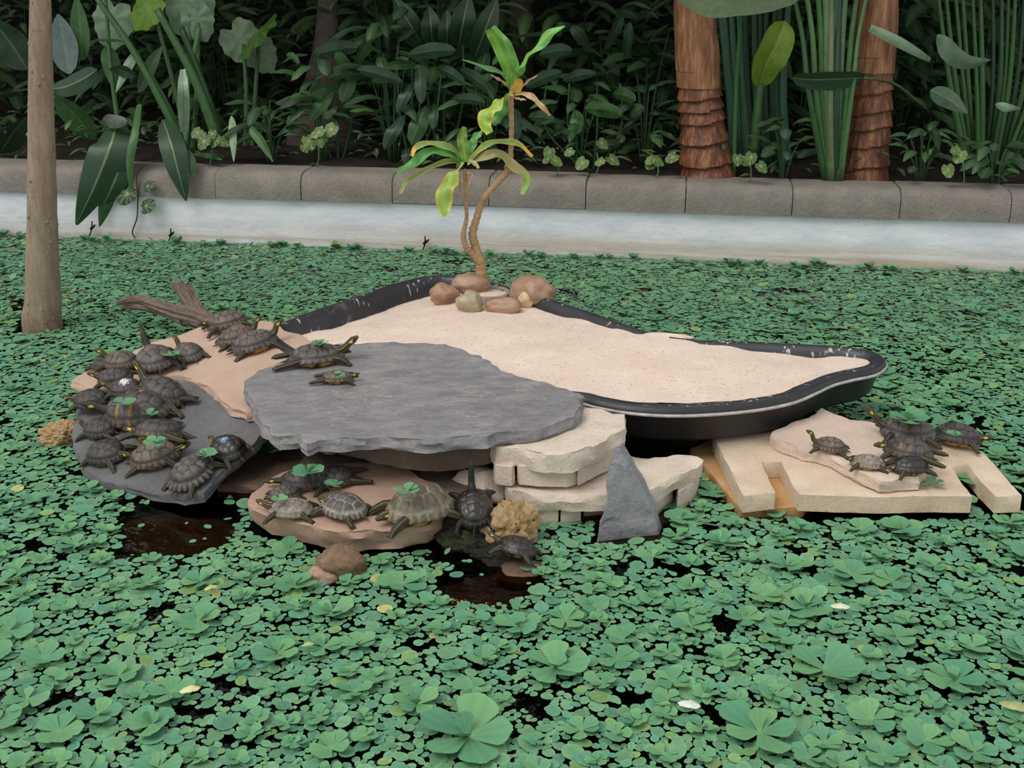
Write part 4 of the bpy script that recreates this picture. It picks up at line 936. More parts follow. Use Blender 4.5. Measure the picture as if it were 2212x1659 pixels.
# strelitzia clump at the left, leaves hanging over the kerb
t = gplant('strelitzia', 250, .3, 'big-leaved strelitzia whose dark leaves hang over the kerb at the left', 'plant')
gleaf(t, [(252, 262, .12), (238, 315, -.07), (205, 400, -.12), (165, 486, -.10)], 86, GB, lance, RIB)
gleaf(t, [(266, 310, .0), (258, 360, -.06), (240, 410, -.08), (220, 447, -.06)], 54, GB, lance, RIB)
gleaf(t, [(242, 370, -.05), (230, 430, -.06), (215, 490, -.05)], 34, GA, lance)
gleaf(t, [(352, 258, .1), (370, 312, -.06), (386, 375, -.10), (402, 434, -.08)], 56, GB, lance, RIB)
gleaf(t, [(398, 320, .0), (410, 350, -.05), (420, 382, -.06)], 26, GA, lance)
gleaf(t, [(300, 225, .2), (290, 290, -.02), (280, 350, -.07), (283, 408, -.07)], 18, GC, strapw)
gleaf(t, [(110, 192, .1), (140, 188, .0), (180, 170, -.05), (210, 150, -.05)], 44, GB, ellip, RIB, side=(.3, 0, 1))
gleaf(t, [(222, 255, .1), (240, 262, .0), (275, 262, 0)], 30, srgb(84, 96, 84), ellip, side=(.1, .2, 1))
gleaf(t, [(398, 285, .2), (397, 240, .15), (396, 190, .1), (395, 150, .2)], 26, GP_, strapw, GC)
gstalk(t, [(400, 320, .3), (300, 130, .3), (205, -10, .3)], 10, 6, GC)
gstalk(t, [(470, 300, .35), (420, 170, .35), (340, 20, .35)], 13, 8, GC)
gstalk(t, [(480, 310, .4), (440, 190, .4), (392, 60, .45)], 12, 7, GA)
gstalk(t, [(260, 300, .3), (240, 150, .35), (228, 0, .4)], 6, 4, GC)
gstalk(t, [(400, 320, .3), (405, 200, .4), (430, 60, .45)], 8, 5, GL)
for a, b, w_, c in [((0, 330, .4), (60, 250, .2), 60, GB), ((205, 300, .5), (110, 200, .3), 56, GC), ((180, 130, .5), (165, -10, .5), 40, GC), ((150, 160, .4), (125, 30, .5), 60, srgb(96, 116, 110)), ((60, 150, .4), (-20, 40, .3), 80, GB), ((0, 210, .3), (75, 190, .2), 34, GB), ((180, 90, .45), (270, 90, .3), 20, GB), ((230, 100, .4), (250, 200, .4), 40, GC), ((295, 110, .4), (250, 200, .3), 22, GP_), ((290, 165, .35), (235, 150, .3), 26, GB), ((500, 250, .3), (505, 350, .15), 18, GP_), ((535, 270, .3), (590, 350, .2), 20, GC), ((300, 200, .5), (350, 100, .6), 30, GA), ((420, 330, .3), (480, 345, .1), 30, GC)]:
    m_ = tuple((x + y) / 2 for x, y in zip(a, b)); gleaf(t, [a, (m_[0], m_[1] - 6, m_[2]), b], w_, c, lance, mix(c, RIB, .5))
# elephant-ear leaves
def heart_geo(c, tipd, nrm, size, col, rib, wavy=.05, cup=.15):
    """heart-shaped leaf: centre, direction of the tip, normal, length"""
    tipd = Vector(tipd).normalized(); nrm = Vector(nrm); nrm = (nrm - tipd * nrm.dot(tipd)).normalized(); sd = nrm.cross(tipd)
    vs, cs, fs = [Vector(c)], [rib], []; n = 40; rows = (.35, .7, .9, 1)
    for r_ in rows:
        for k in range(n):
            a = 2 * math.pi * k / n; x = math.cos(a); ro = (.47 + .16 * max(0, math.cos(a)) ** 5) * (1 - .45 * math.exp(-((a - math.pi) / .3) ** 2))
            ro *= 1 + wavy * math.sin(a * 11) * r_
            u, v_ = ro * r_ * math.cos(a), ro * r_ * math.sin(a) * .95
            vs.append(Vector(c) + tipd * size * u + sd * size * v_ + nrm * size * (-cup * r_ * r_ * (.5 + .5 * math.cos(a)) + .03 * math.sin(a * 7) * r_))
            vein = abs((a / (2 * math.pi) * 10) % 1 - .5) > .44
            cs.append(mix(col, rib, .55) if vein and r_ < .95 else col)
    for k in range(n): fs.append((0, 1 + k, 1 + (k + 1) % n))
    for q in range(len(rows) - 1):
        for k in range(n): fs.append((1 + q * n + k, 1 + (q + 1) * n + k, 1 + (q + 1) * n + (k + 1) % n, 1 + q * n + (k + 1) % n))
    return vs, fs, cs
def heart(par, px, py, d, spx, tip, nrm, col, rib=None, name='leaf', mat='leaf_dark'):
    c = gp(px, py, d); v, f, cs = heart_geo(c, tip, nrm, spx / scale_at(c), col, rib or mix(col, RIB, .5)); return child(name, mesh_of(name, v, f, M[mat], cs), par)
t = gplant('elephant_ear', 430, .9, 'elephant ear plant with large pale heart-shaped leaves at the upper left', 'plant')
heart(t, 243, 42, .8, 100, (-.2, -.2, -.9), (.1, -.8, .6), GP_)
heart(t, 318, 15, .75, 90, (-.6, -.1, -.6), (.2, -.5, .6), srgb(110, 150, 40))
heart(t, 405, 5, .85, 130, (-.3, 0, -1), (0, -.9, .4), GP_)
heart(t, 425, 40, .8, 80, (.2, 0, -1), (0, -.9, .4), srgb(130, 160, 130))
for x0, x1, y1 in ((430, 243, 50), (420, 330, 15), (405, 410, 30), (425, 428, 50)): gstalk(t, [(405 + (x0 - 405) * .5, 340, .9), ((x0 + x1) / 2, 180, .85), (x1, y1, .8)], 7, 4, GL)
t = gplant('elephant_ear', 545, 1.0, 'elephant ear plant with dark and pale round leaves beside the swollen palm trunk', 'plant')
heart(t, 520, 85, 1.0, 100, (.5, 0, -.6), (0, -.9, .5), GP_)
heart(t, 560, 68, .9, 120, (-.8, 0, -.6), (.2, -.2, 1), srgb(72, 110, 40))
heart(t, 560, 110, 1.05, 80, (.3, 0, -.6), (0, -.9, .5), GP_)
gstalk(t, [(530, 330, 1.0), (532, 200, 1.0), (525, 95, 1.0)], 6, 4, GL); gstalk(t, [(545, 330, 1.0), (552, 200, 1.0), (560, 75, .95)], 6, 4, GL)
# palms
def palm(name, px_top, pts, d, label, mat='palm', rings=22, grow=.07, crown=9, cz=1.0, sheaths=(), seed=0, scars=None, wob=4):
    base = gp(*pts[0][:2], d); root = empty(name, base, label, 'palm')
    P3 = [gp(x, y, d) for x, y, r_ in pts]; R3 = [r_ / scale_at(q) for (x, y, r_), q in zip(pts, P3)]
    n = 220; path = catmull(P3, n); rr = interp(R3, n); seg = 28; vs, fs = [], []
    ys = [to_px(Vector(p))[1] for p in path]
    if not scars: scars = list(range(395, -700, -26))
    sc_ = sorted(scars, reverse=True) + [-9999]
    for i in range(n):
        for k in range(seg):
            th = 6.28318 * k / seg; y = ys[i] + wob * math.sin(th * 1 + seed) + wob * .6 * noise.noise(Vector((math.cos(th) * 2, math.sin(th) * 2, ys[i] * .01 + seed)))
            fr = 1.0
            for a, b in zip(sc_[:-1], sc_[1:]):
                if b < y <= a and b > -9000: u = (a - y) / (a - b); fr = 1 + grow * (.75 - u) * .5 if u > .06 else 1 - grow * .35; break
            r_ = rr[i] * fr * (1 + .05 * nz(math.cos(th) * 1.5, math.sin(th) * 1.5, i * .04 + seed)); vs.append(Vector(path[i]) + Vector((math.cos(th) * r_, math.sin(th) * r_, 0)))
    for i in range(n - 1):
        for k in range(seg): k2 = (k + 1) % seg; fs.append((i * seg + k, i * seg + k2, (i + 1) * seg + k2, (i + 1) * seg + k))
    child('trunk', mesh_of('trunk', vs, fs, M[mat]), root)
    for (i0, i1, ang, span, k) in sheaths:      # old leaf sheaths wrapped round the upper trunk
        vs, fs = [], []; rows, colsn = 12, 10
        for a in range(rows + 1):
            u = a / rows; j = int((i0 + (i1 - i0) * u) * (n - 1)); w_ = span * (1 - u ** 1.6 * .85)
            for b in range(colsn + 1):
                th = ang + w_ * (b / colsn - .5); r_ = rr[j] * (k + .10 * u)
                vs.append(Vector(path[j]) + Vector((math.cos(th) * r_, math.sin(th) * r_, 0)))
        for a in range(rows):
            for b in range(colsn): q = a * (colsn + 1) + b; fs.append((q, q + 1, q + colsn + 2, q + colsn + 1))
        child('leaf_sheath', mesh_of('leaf_sheath', vs, fs, M['palm_sheath']), root)
    top = Vector(path[-1])
    for k in range(crown):                      # the crown over the bed, above the picture
        a = k / crown * 6.28 + seed; L_ = random.uniform(1.1, 1.6); o_ = Vector((math.cos(a), math.sin(a), 0))
        pth = [top + o_ * .05, top + o_ * L_ * .35 + Vector((0, 0, .55)), top + o_ * L_ * .75 + Vector((0, 0, .65)), top + o_ * L_ * 1.1 + Vector((0, 0, .35))]
        v, f, cs = strap(pth, .45, lance, leafcol(GC, RIB, .06), 14, 6, .15, .1, (-o_.y, o_.x, 0)); child('leaf', mesh_of('leaf', v, f, M['leaf_dark'], cs), root)
    return root
palm('palm', 1510, [(1530, 385, 58), (1526, 340, 54), (1518, 270, 47), (1510, 200, 45), (1506, 100, 43), (1502, 20, 40), (1500, -300, 36), (1498, -650, 34)], .32, 'stout palm with ringed reddish-brown trunk behind the kerb, right of the dracaena', sheaths=[(.45, .82, -1.65, 3.2, 1.06), (.50, .88, -2.9, 2.0, 1.10), (.49, .9, -.3, 2.0, 1.03)], seed=1, grow=.34, scars=[400, 352, 306, 262, 236, 212, 182], wob=7)
palm('palm', 1890, [(1866, 390, 50), (1870, 320, 48), (1880, 230, 44), (1888, 130, 42), (1895, 40, 40), (1900, -200, 36), (1905, -600, 34)], .42, 'dark brown palm trunk behind the fan of green stalks', sheaths=[(.46, .85, -1.4, 3.0, 1.05), (.52, .9, -2.6, 2.0, 1.10)], seed=2, grow=.3, scars=[405, 362, 318, 280, 246, 205, 160], wob=9)
palm('palm', 700, [(700, 385, 92), (700, 330, 90), (700, 250, 74), (702, 180, 46), (704, 110, 30), (707, 40, 23), (709, -60, 21), (712, -500, 20)], 1.25, 'grey palm with a swollen base and thin ringed neck at the centre left', mat='palm_grey', grow=.08, seed=3, wob=2, scars=list(range(110, -120, -14)))
palm('palm', 1125, [(1128, 385, 32), (1128, 200, 28), (1126, 60, 25), (1124, 0, 24), (1122, -500, 22)], 2.2, 'distant grey-brown palm trunk above the dracaena', mat='palm_grey', grow=.08, seed=4, wob=2, scars=list(range(110, -120, -14)))
# stalk fans
t = gplant('strelitzia', 1800, .22, 'fan of tall pale green stalks between the two brown palm trunks', 'plant')
for k, (xb, xt, w_, c) in enumerate([(1788, 1744, 7, GL), (1792, 1768, 8, GC), (1797, 1784, 10, srgb(98, 128, 92)), (1800, 1806, 9, GA), (1806, 1826, 8, srgb(84, 116, 80)), (1812, 1850, 7, GC), (1815, 1870, 5, GL), (1783, 1716, 6, GA), (1798, 1796, 8, srgb(110, 124, 88)), (1804, 1814, 7, GB)]):
    gstalk(t, [(xb, 388, .22), ((xb + xt) / 2 - 2, 200, .22 - .01 * k), (xt, 0, .24), (xt * 2 - xb + (xt - xb), -380, .3)], w_ + 2, w_ * .55, c, n=18)
gleaf(t, [(1866, 168, .2), (1820, 170, .1), (1760, 172, .08), (1709, 168, .1)], 50, GB, ellip, RIB, side=(0, -.55, .8))
gstalk(t, [(1995, 230, .5), (1930, 180, .35), (1862, 168, .2)], 3, 3, GC)
gleaf(t, [(1640, 190, .4), (1655, 140, .35), (1680, 90, .35), (1695, 45, .4)], 74, srgb(112, 140, 40), ellip, srgb(150, 170, 70))
gstalk(t, [(1628, 330, .4), (1635, 250, .4), (1642, 180, .4)], 11, 9, GC)
t = gplant('banana_plant', 1500, .1, 'plant with one huge pale grey-green leaf reaching into the top of the picture', 'plant')
gleaf(t, [(1440, -55, -.05), (1500, -30, -.12), (1600, -20, -.15), (1760, -25, -.1)], 150, srgb(150, 164, 130), ellip, srgb(190, 196, 150), side=(0, -.45, .9))
gstalk(t, [(1585, 388, .3), (1590, 200, .25), (1600, 40, .1), (1600, -25, -.12)], 5, 4, GC)
t = gplant('stalk_clump', 1600, .75, 'shaded clump of straight dark green stalks beside the ringed palm trunk', 'plant')
for k in range(11):
    x = 1566 + k * 12 + random.uniform(-4, 4); gstalk(t, [(x + 15, 370, .75 + .03 * (k % 3)), (x + 4, 200, .75), (x + (k - 5) * 4, -40, .8)], random.uniform(7, 12), 6, random.choice((GA, GB, srgb(70, 110, 84))))
t = gplant('stalk_clump', 2130, .6, 'dense clump of straight dark stalks at the right edge', 'plant')
for k in range(16):
    x = 2050 + k * 15 + random.uniform(-5, 5); gstalk(t, [(2090 + k * 6, 375, .6 + .04 * (k % 4)), (x, 180, .6), (x + (k - 6) * 5, -40, .65)], random.uniform(5, 9), 4, random.choice((GA, GB, GC)))
gleaf(t, [(1880, 60, .1), (1950, 95, .2), (2010, 130, .4)], 22, GP_, strapw, side=(.3, 0, 1)); gleaf(t, [(2025, 75, .3), (2050, 110, .25), (2090, 135, .3), (2140, 130, .4)], 40, srgb(96, 120, 96), lance, side=(.3, 0, 1))
gleaf(t, [(2010, 195, .3), (2050, 215, .3), (2090, 245, .3)], 40, srgb(84, 110, 84), lance, RIB, side=(.4, 0, 1)); gleaf(t, [(2150, 225, .2), (2180, 235, .15), (2205, 235, .2)], 20, GP_, lance, side=(.3, -.4, .8))
# shared shrub leaves
leaf_lib = []
for k in range(10):
    c = [srgb(50, 80, 50), srgb(44, 70, 46), srgb(58, 92, 54), srgb(54, 82, 58), srgb(70, 106, 62)][k % 5]; dr_ = random.uniform(.15, .6)
    pth = [(0, 0, 0), (.33, 0, .10), (.68, 0, .08 - dr_ * .15), (1, 0, -dr_ * .45)]
    v, f, cs = strap(pth, .30 if k < 6 else .42, lance if k % 2 else ellip, leafcol(c, mix(c, RIB, .18), .2, None, None, .12, k), 8, 4, .14, .08, (0, 1, 0), k)
    leaf_lib.append(mesh_of('leaf', v, f, M['leaf_dark'], cs))
def shrub(name, base, label, n, L0, L1, hgt, spread, lib, group=None, cat='shrub', stemc=GA, face=.6):
    root = empty(name, base, label, cat, group); geo = []
    for k in range(n):
        a = random.uniform(0, 6.28); u = random.uniform(.25, 1) ** .8; r_ = spread * random.uniform(.2, 1) * (1.1 - .5 * u)
        p = Vector((math.cos(a) * r_ * .5, math.sin(a) * r_ * .5, hgt * u)); d = Vector((math.cos(a), math.sin(a) - face * .7, random.uniform(-.5, .5))).normalized()
        L_ = random.uniform(L0, L1); up = Vector((0, -.35, 1)); sd = up.cross(d).normalized(); up2 = d.cross(sd)
        o = link('leaf', random.choice(lib), root); m3 = Matrix((d, sd, up2)).transposed().to_4x4()
        o.matrix_local = Matrix.Translation(p) @ m3 @ Matrix.Scale(L_, 4)
        if k % 2 == 0: geo.append(tube_geo(catmull([(p.x * .1, p.y * .1, -.03), (p.x * .5, p.y * .5, p.z * .6), tuple(p)], 5), [.006, .005, .005, .004, .003], 5))
    v, f = join_geo(geo); mk('stems', v, f, M['leaf_dark'], root, [stemc] * len(v)); return root
# shrubs that can be told apart
for px, d, lab, n, L0, L1, h_, sp_, lib in [
    (850, .55, 'broad dark ginger-like shrub with long drooping leaves left of the dracaena', 26, .2, .32, .85, .45, leaf_lib[:5]),
    (950, .9, 'tall dark shrub with upright lance leaves above the small dracaena head', 22, .28, .42, 1.0, .4, leaf_lib[1:6:2]),
    (700, .5, 'green leafy shrub in front of the swollen palm trunk', 22, .13, .22, .65, .35, leaf_lib[4:]),
    (1690, .25, 'low bright green shrub with oval leaves between the palms at the kerb', 16, .10, .17, .36, .30, leaf_lib[6:]),
    (1990, .3, 'low shrub with wilting oval leaves right of the dark palm', 18, .09, .14, .32, .30, leaf_lib[6:]),
    (1250, .5, 'dark shrub with broad leaves right of the dracaena', 20, .13, .22, .55, .4, leaf_lib[5:]),
    (1390, .6, 'shaded shrub at the left foot of the ringed palm', 18, .12, .2, .5, .35, leaf_lib[4:]),
    (2150, .25, 'low leafy shrub at the right end of the kerb', 18, .11, .18, .3, .35, leaf_lib[6:]),
    (590, .4, 'narrow-leaved plant behind the kerb left of the swollen palm', 14, .16, .26, .4, .3, leaf_lib[:4]),
    (1060, .5, 'dark shrub directly behind the dracaena', 20, .15, .26, .6, .4, leaf_lib[:6])]:
    shrub('shrub', soil(px, d), lab, n, L0, L1, h_, sp_, lib)
def c7(x, y): return 600 + x / 2.765, y / 2.765
t = gplant('ginger_plant', 890, .45, 'dark plant with long hanging leaves above the kerb, left of the small dracaena head')
for a, b, w_, c in [((845, 385), (857, 620), 27, GB), ((810, 485), (712, 672), 25, GB), ((750, 685), (636, 892), 30, GB), ((885, 630), (800, 865), 40, GA), ((932, 615), (928, 772), 22, GB), ((470, 415), (745, 492), 30, GB), ((770, 870), (760, 980), 20, GB), ((780, 330), (1065, 300), 34, GB), ((830, 390), (640, 400), 22, GA), ((950, 405), (1115, 495), 27, GB), ((1085, 418), (1295, 565), 32, GB), ((1040, 590), (1245, 615), 24, GB), ((1000, 810), (1090, 960), 40, GA)]:
    (x0, y0), (x1, y1) = c7(*a), c7(*b); gleaf(t, [(x0, y0, .4), ((x0 + x1) / 2, (y0 + y1) / 2 - 4, .3), (x1, y1, .28)], w_, c, ellip, mix(c, RIB, .4), side=(1, .1, .25) if abs(y1 - y0) > abs(x1 - x0) else (.1, -.3, 1))
for x in (865, 890, 905, 940): gstalk(t, [(890, 380, .45), (x, 250, .42), (x + (x - 890) * .3, 140, .4)], 3, 2, GA)
t = gplant('ginger_plant', 960, .85, 'tall plant with upright dark lance leaves and pale midribs at the top centre')
for a, b, w_ in [((925, 270), (905, 40), 46), ((1078, 280), (1140, -30), 58), ((1175, 345), (1310, -10), 54), ((860, 260), (690, -20), 48), ((1010, 290), (1010, 60), 40), ((1060, 330), (840, 330), 30), ((1400, 215), (1820, 150), 44), ((1250, 300), (1180, 520), 30)]:
    (x0, y0), (x1, y1) = c7(*a), c7(*b); gleaf(t, [(x0, y0, .8), ((x0 + x1) / 2, (y0 + y1) / 2, .7), (x1, y1, .75)], w_, GB, lance, RIB, side=(1, .1, .2))
for x in (925, 960, 1000): gstalk(t, [(960, 380, .85), (x, 220, .82), (x, 90, .8)], 4, 3, GA)
t = gplant('leafy_climber', 730, .6, 'green plant with oval leaves in front of the thin grey palm')
for a, b, w_, c in [((445, 440), (385, 612), 34, GA), ((330, 545), (185, 722), 30, GC), ((350, 620), (285, 712), 24, GA), ((210, 330), (482, 282), 36, GB), ((630, 190), (450, 265), 22, GC), ((440, 450), (345, 310), 26, GC), ((450, 440), (560, 200), 22, GA), ((350, 520), (190, 560), 26, GC), ((600, 330), (640, 440), 24, GA), ((560, 490), (690, 470), 20, GA), ((300, 470), (450, 440), 20, GA), ((50, 330), (130, 380), 20, GC), ((100, 570), (270, 590), 16, GC), ((130, 640), (60, 760), 22, GA)]:
    (x0, y0), (x1, y1) = c7(*a), c7(*b); gleaf(t, [(x0, y0, .55), ((x0 + x1) / 2, (y0 + y1) / 2 - 4, .48), (x1, y1, .45)], w_, c, ellip, mix(c, RIB, .4), side=(1, .1, .3) if abs(y1 - y0) > abs(x1 - x0) else (.1, -.3, 1))
for x in (690, 730, 760): gstalk(t, [(730, 385, .6), (x, 260, .58), (x, 160, .55)], 3, 2, GA)
t = gplant('broad_leaf_plant', 1290, .5, 'plant with broad dark leaves low behind the kerb, between dracaena and ringed palm')
for a, b, w_, c in [((1495, 700), (1655, 722), 28, GA), ((1780, 655), (1792, 802), 30, GC), ((1830, 645), (2055, 690), 36, GC), ((1480, 520), (1700, 430), 28, GB), ((1560, 330), (1760, 300), 30, GB), ((1700, 480), (1900, 440), 24, GB), ((2000, 560), (2140, 600), 30, GA), ((1650, 800), (1780, 820), 24, GB), ((1880, 900), (2050, 860), 26, GB), ((1960, 300), (2060, 100), 24, GB), ((2080, 350), (2100, 130), 22, GB), ((1850, 280), (1750, 160), 26, GB), ((1420, 650), (1430, 840), 26, GB), ((2090, 700), (2190, 640), 24, GA)]:
    (x0, y0), (x1, y1) = c7(*a), c7(*b); gleaf(t, [(x0, y0, .5), ((x0 + x1) / 2, (y0 + y1) / 2 - 4, .42), (x1, y1, .4)], w_, c, ellip, mix(c, RIB, .4), side=(1, .1, .3) if abs(y1 - y0) > abs(x1 - x0) else (.1, -.3, 1))
for x in (1180, 1230, 1290, 1340): gstalk(t, [(1280, 385, .5), (x, 280, .48), (x, 180, .45)], 3, 2, GA)
for k in range(46):
    px = random.uniform(-250, 2450); d = random.uniform(.9, 3.2)
    shrub('shrub', soil(px, d), 'dark leafy shrub in the deep shade of the bed', random.randint(9, 13), .16, .34, random.uniform(.5, 1.15), .5, leaf_lib, 'shaded shrubs deep in the bed')
# variegated pothos along the kerb
def pothos(px, py, d, n, label, sz=.085):
    root = gplant('pothos', px, d, label)
    for k in range(n):
        c = gp(px + random.uniform(-34, 34), py + random.uniform(-22, 22), d + random.uniform(-.1, .05)); cc = random.choice((srgb(96, 122, 64), srgb(66, 98, 50), srgb(76, 108, 56)))
        v, f, cs = heart_geo(c, (random.uniform(-1, 1), -.3, -.6), (random.uniform(-.3, .3), -.6, .8), sz * random.uniform(.7, 1.2), cc, srgb(160, 164, 104), .02, .03)
        child('leaf', mesh_of('leaf', v, f, M['leaf_dark'], cs), root)
    q = root.location; v, f = tube_geo(catmull([q + Vector((-.05, 0, -.02)), q + Vector((0, -.02, .05)), gp(px, py, d)], 6), [.004] * 6, 5); mk_ = mesh_of('stems', v, f, M['leaf_dark'], [GL] * len(v)); child('stems', mk_, root)
pothos(460, 305, .15, 7, 'variegated pothos with cream-streaked leaves at the kerb, left of the narrow-leaved plant')
pothos(690, 300, .2, 6, 'variegated pothos at the foot of the swollen palm trunk')
pothos(1205, 342, .1, 4, 'small cream-leaved pothos on the kerb edge right of the dracaena', .075)
pothos(1290, 330, .2, 4, 'single variegated pothos sprig, second right of the dracaena', .075)
pothos(1100, 360, .15, 4, 'low pothos behind the tall dracaena stem', .075)
pothos(2080, 345, .1, 4, 'pale wilted pothos at the kerb near the right edge', .075)
pothos(1420, 350, .15, 4, 'low pothos at the left foot of the ringed palm', .075)
pothos(1620, 345, .1, 4, 'low variegated pothos between ringed palm and pale stalks', .075)
# uncountable undergrowth and an unseen leaf canopy added to darken the bed
def scatter(name, N_, sampler, tmpl, mat, label, cat):
    V0, F0, C0 = tmpl; V0 = np.array([tuple(v) for v in V0]); C0 = np.array(C0); F0 = np.array(F0); nv = len(V0)
    M3, T, S, K = [], [], [], []
    for k in range(N_):
        p, d, L_, tone = sampler(); d = Vector(d).normalized(); up = Vector((0, -.3, 1)); sd = up.cross(d).normalized(); u2 = d.cross(sd)
        M3.append(np.array(Matrix((d, sd, u2)).transposed())); T.append(tuple(p)); S.append(L_); K.append(tone)
    M3, T, S, K = np.array(M3), np.array(T), np.array(S), np.array(K)
    A = np.einsum('nij,vj->nvi', M3, V0) * S[:, None, None] + T[:, None, :]
    return bulk(name, A.reshape(-1, 3), (F0[None] + (np.arange(N_) * nv)[:, None, None]).reshape(-1, F0.shape[1]), (C0[None] * K[:, None, None]).reshape(-1, 3), mat, label, cat)
def bulk(name, V, F, C, mat, label, cat):
    me = bpy.data.meshes.new(name); k = F.shape[1]
    me.vertices.add(len(V)); me.vertices.foreach_set('co', V.astype(np.float32).ravel())
    me.loops.add(F.size); me.loops.foreach_set('vertex_index', F.astype(np.int32).ravel())
    me.polygons.add(len(F)); me.polygons.foreach_set('loop_start', np.arange(0, F.size, k, dtype=np.int32)); me.polygons.foreach_set('use_smooth', np.ones(len(F), bool))
    ca = me.color_attributes.new('Col', 'FLOAT_COLOR', 'POINT'); c4 = np.ones((len(V), 4), np.float32); c4[:, :3] = C; ca.data.foreach_set('color', c4.ravel())
    me.materials.append(mat); me.update(); me.validate()
    return tag(link(name, me), label, cat, kind='stuff')
T1 = strap([(0, 0, 0), (.33, 0, .08), (.68, 0, .02), (1, 0, -.2)], .32, lance, leafcol(GA, mix(GA, RIB, .4), .2), 6, 2, .15, .05, (0, 1, 0))
def us():
    s = random.uniform(-5, 6.5); d = random.uniform(1.0, 4.4); z = ZT + random.uniform(0, 1.25) ** 1.0
    a = random.uniform(0, 6.28); return wpt(s, -d, z), (math.cos(a), math.sin(a) - .5, random.uniform(-.7, .4)), random.uniform(.12, .32), random.uniform(.55, 1.25)
scatter('undergrowth', 3600, us, T1, M['leaf_dark'], 'dense dark undergrowth filling the back of the bed', 'foliage')
def us2():
    s = random.uniform(-5, 6.5); d = random.uniform(.25, 1.2); z = ZT + random.uniform(0, .22)
    a = random.uniform(0, 6.28); return wpt(s, -d, z), (math.cos(a), math.sin(a) - .5, random.uniform(-.2, .6)), random.uniform(.05, .13), random.uniform(.6, 1.3)
scatter('ground_cover', 1100, us2, T1, M['leaf_dark'], 'small leafy ground cover on the soil behind the kerb', 'foliage')
def us3():
    s = random.uniform(-6, 8); d = random.uniform(-.1, 4.4); z = random.uniform(2.2, 3.8)
    a = random.uniform(0, 6.28); return wpt(s, -d, z), (math.cos(a), math.sin(a), random.uniform(-.5, .2)), random.uniform(.5, 1.0), random.uniform(.7, 1.2)
scatter('shade_canopy', 1500, us3, T1, M['leaf_dark'], 'unseen leaf canopy added overhead to shade the bed', 'foliage')
# seedling on the white wall and dry sprigs
t = empty('vine_seedling', on_wall(290, 515, .01), 'young vine with heart-shaped leaves climbing the white wall', 'plant')
v, f = tube_geo(catmull([on_wall(292, 515, .012), on_wall(286, 500, .02), on_wall(296, 470, .03), on_wall(298, 430, .04), on_wall(302, 390, .05)], 14), [.004] * 14, 6); child('stem', mesh_of('stem', v, f, M['leaf_dark'], [srgb(70, 62, 44)] * len(v)), t)
for px, py, s_ in ((275, 418, 46), (315, 445, 40), (318, 402, 30)):
    c = on_wall(px, py, .06); v, f, cs = heart_geo(c, (.4 if px > 300 else -.3, -.2, .2 if px > 300 else -.3), (0, -.8, .6), s_ / scale_at(c), GB, RIB, .0); child('leaf', mesh_of('leaf', v, f, M['leaf_dark'], cs), t)
for px, py, lab in ((196, 490, 'dry reddish sprig on the white wall below the hanging leaves'), (915, 522, 'dark dry sprig on the white wall behind the tray'), (366, 505, 'thin dry twig on the white wall right of the vine seedling')):
    a, b = on_wall(px - 4, py + 22, .01), on_wall(px + 3, py - 12, .03); v1 = tube_geo(catmull([a, a.lerp(b, .5) + Vector((.01, -.01, 0)), b], 8), [.004] * 8, 5); v2 = tube_geo(catmull([a.lerp(b, .5), a.lerp(b, .7) + Vector((.03, -.01, .01))], 5), [.006, .008, .008, .006, .003], 6)
    tag(mk('dry_sprig', *join_geo([v1, v2]), M['leaf_dark'], cols=None), lab, 'twig')
    me = bpy.data.objects[-1].data if False else None

# ------------------------------------------------------------------ the floating water-lettuce carpet
def pistia(rows, colsn, cup=.18, bend=.14, ridge=.012):
    vs, fs, cs = [], [], []
    for i in range(rows + 1):
        t = (i / rows) * (1.45 - .45 * i / rows); h = .5 * (.14 + .86 * min(1, t / .74) ** 1.1) * (math.sqrt(max(0, 1 - ((t - .66) / .34) ** 2)) if t > .66 else 1)
        if i == rows: h = .13
        for k in range(colsn + 1):
            v_ = k / colsn * 2 - 1; x = t + (.05 * (1 - v_ * v_) - .03 * (abs(v_) < .1)) * (t > .9)
            vs.append((x, h * v_ * .92, bend * t * t + cup * (h * v_) ** 2 * 1.6 + ridge * ((k % 2) - .5) * math.sin(math.pi * t)))
            b = .82 + .22 * t + (.06 if k % 2 else -.05); w_ = max(0, .25 - t) * 2.2; rim_ = .14 if (abs(v_) == 1 or i == rows) else 0
            cs.append(tuple(min(2, c * b) for c in (1 + w_ + rim_, 1 + w_ * .6 + rim_ * .7, 1 + w_ * .5 + rim_ * .6)))
    for i in range(rows):
        for k in range(colsn): a = i * (colsn + 1) + k; fs.append((a, a + 1, a + colsn + 2, a + colsn + 1))
    return np.array(vs), np.array(fs), np.array(cs)
def in_np(X, Y, poly):
    r_ = np.zeros(len(X), bool); n_ = len(poly)
    for i in range(n_):
        (ax, ay), (bx, by) = poly[i][:2], poly[i - 1][:2]
        if ay == by: continue
        r_ ^= ((ay > Y) != (by > Y)) & (X < (bx - ax) * (Y - ay) / (by - ay) + ax)
    return r_
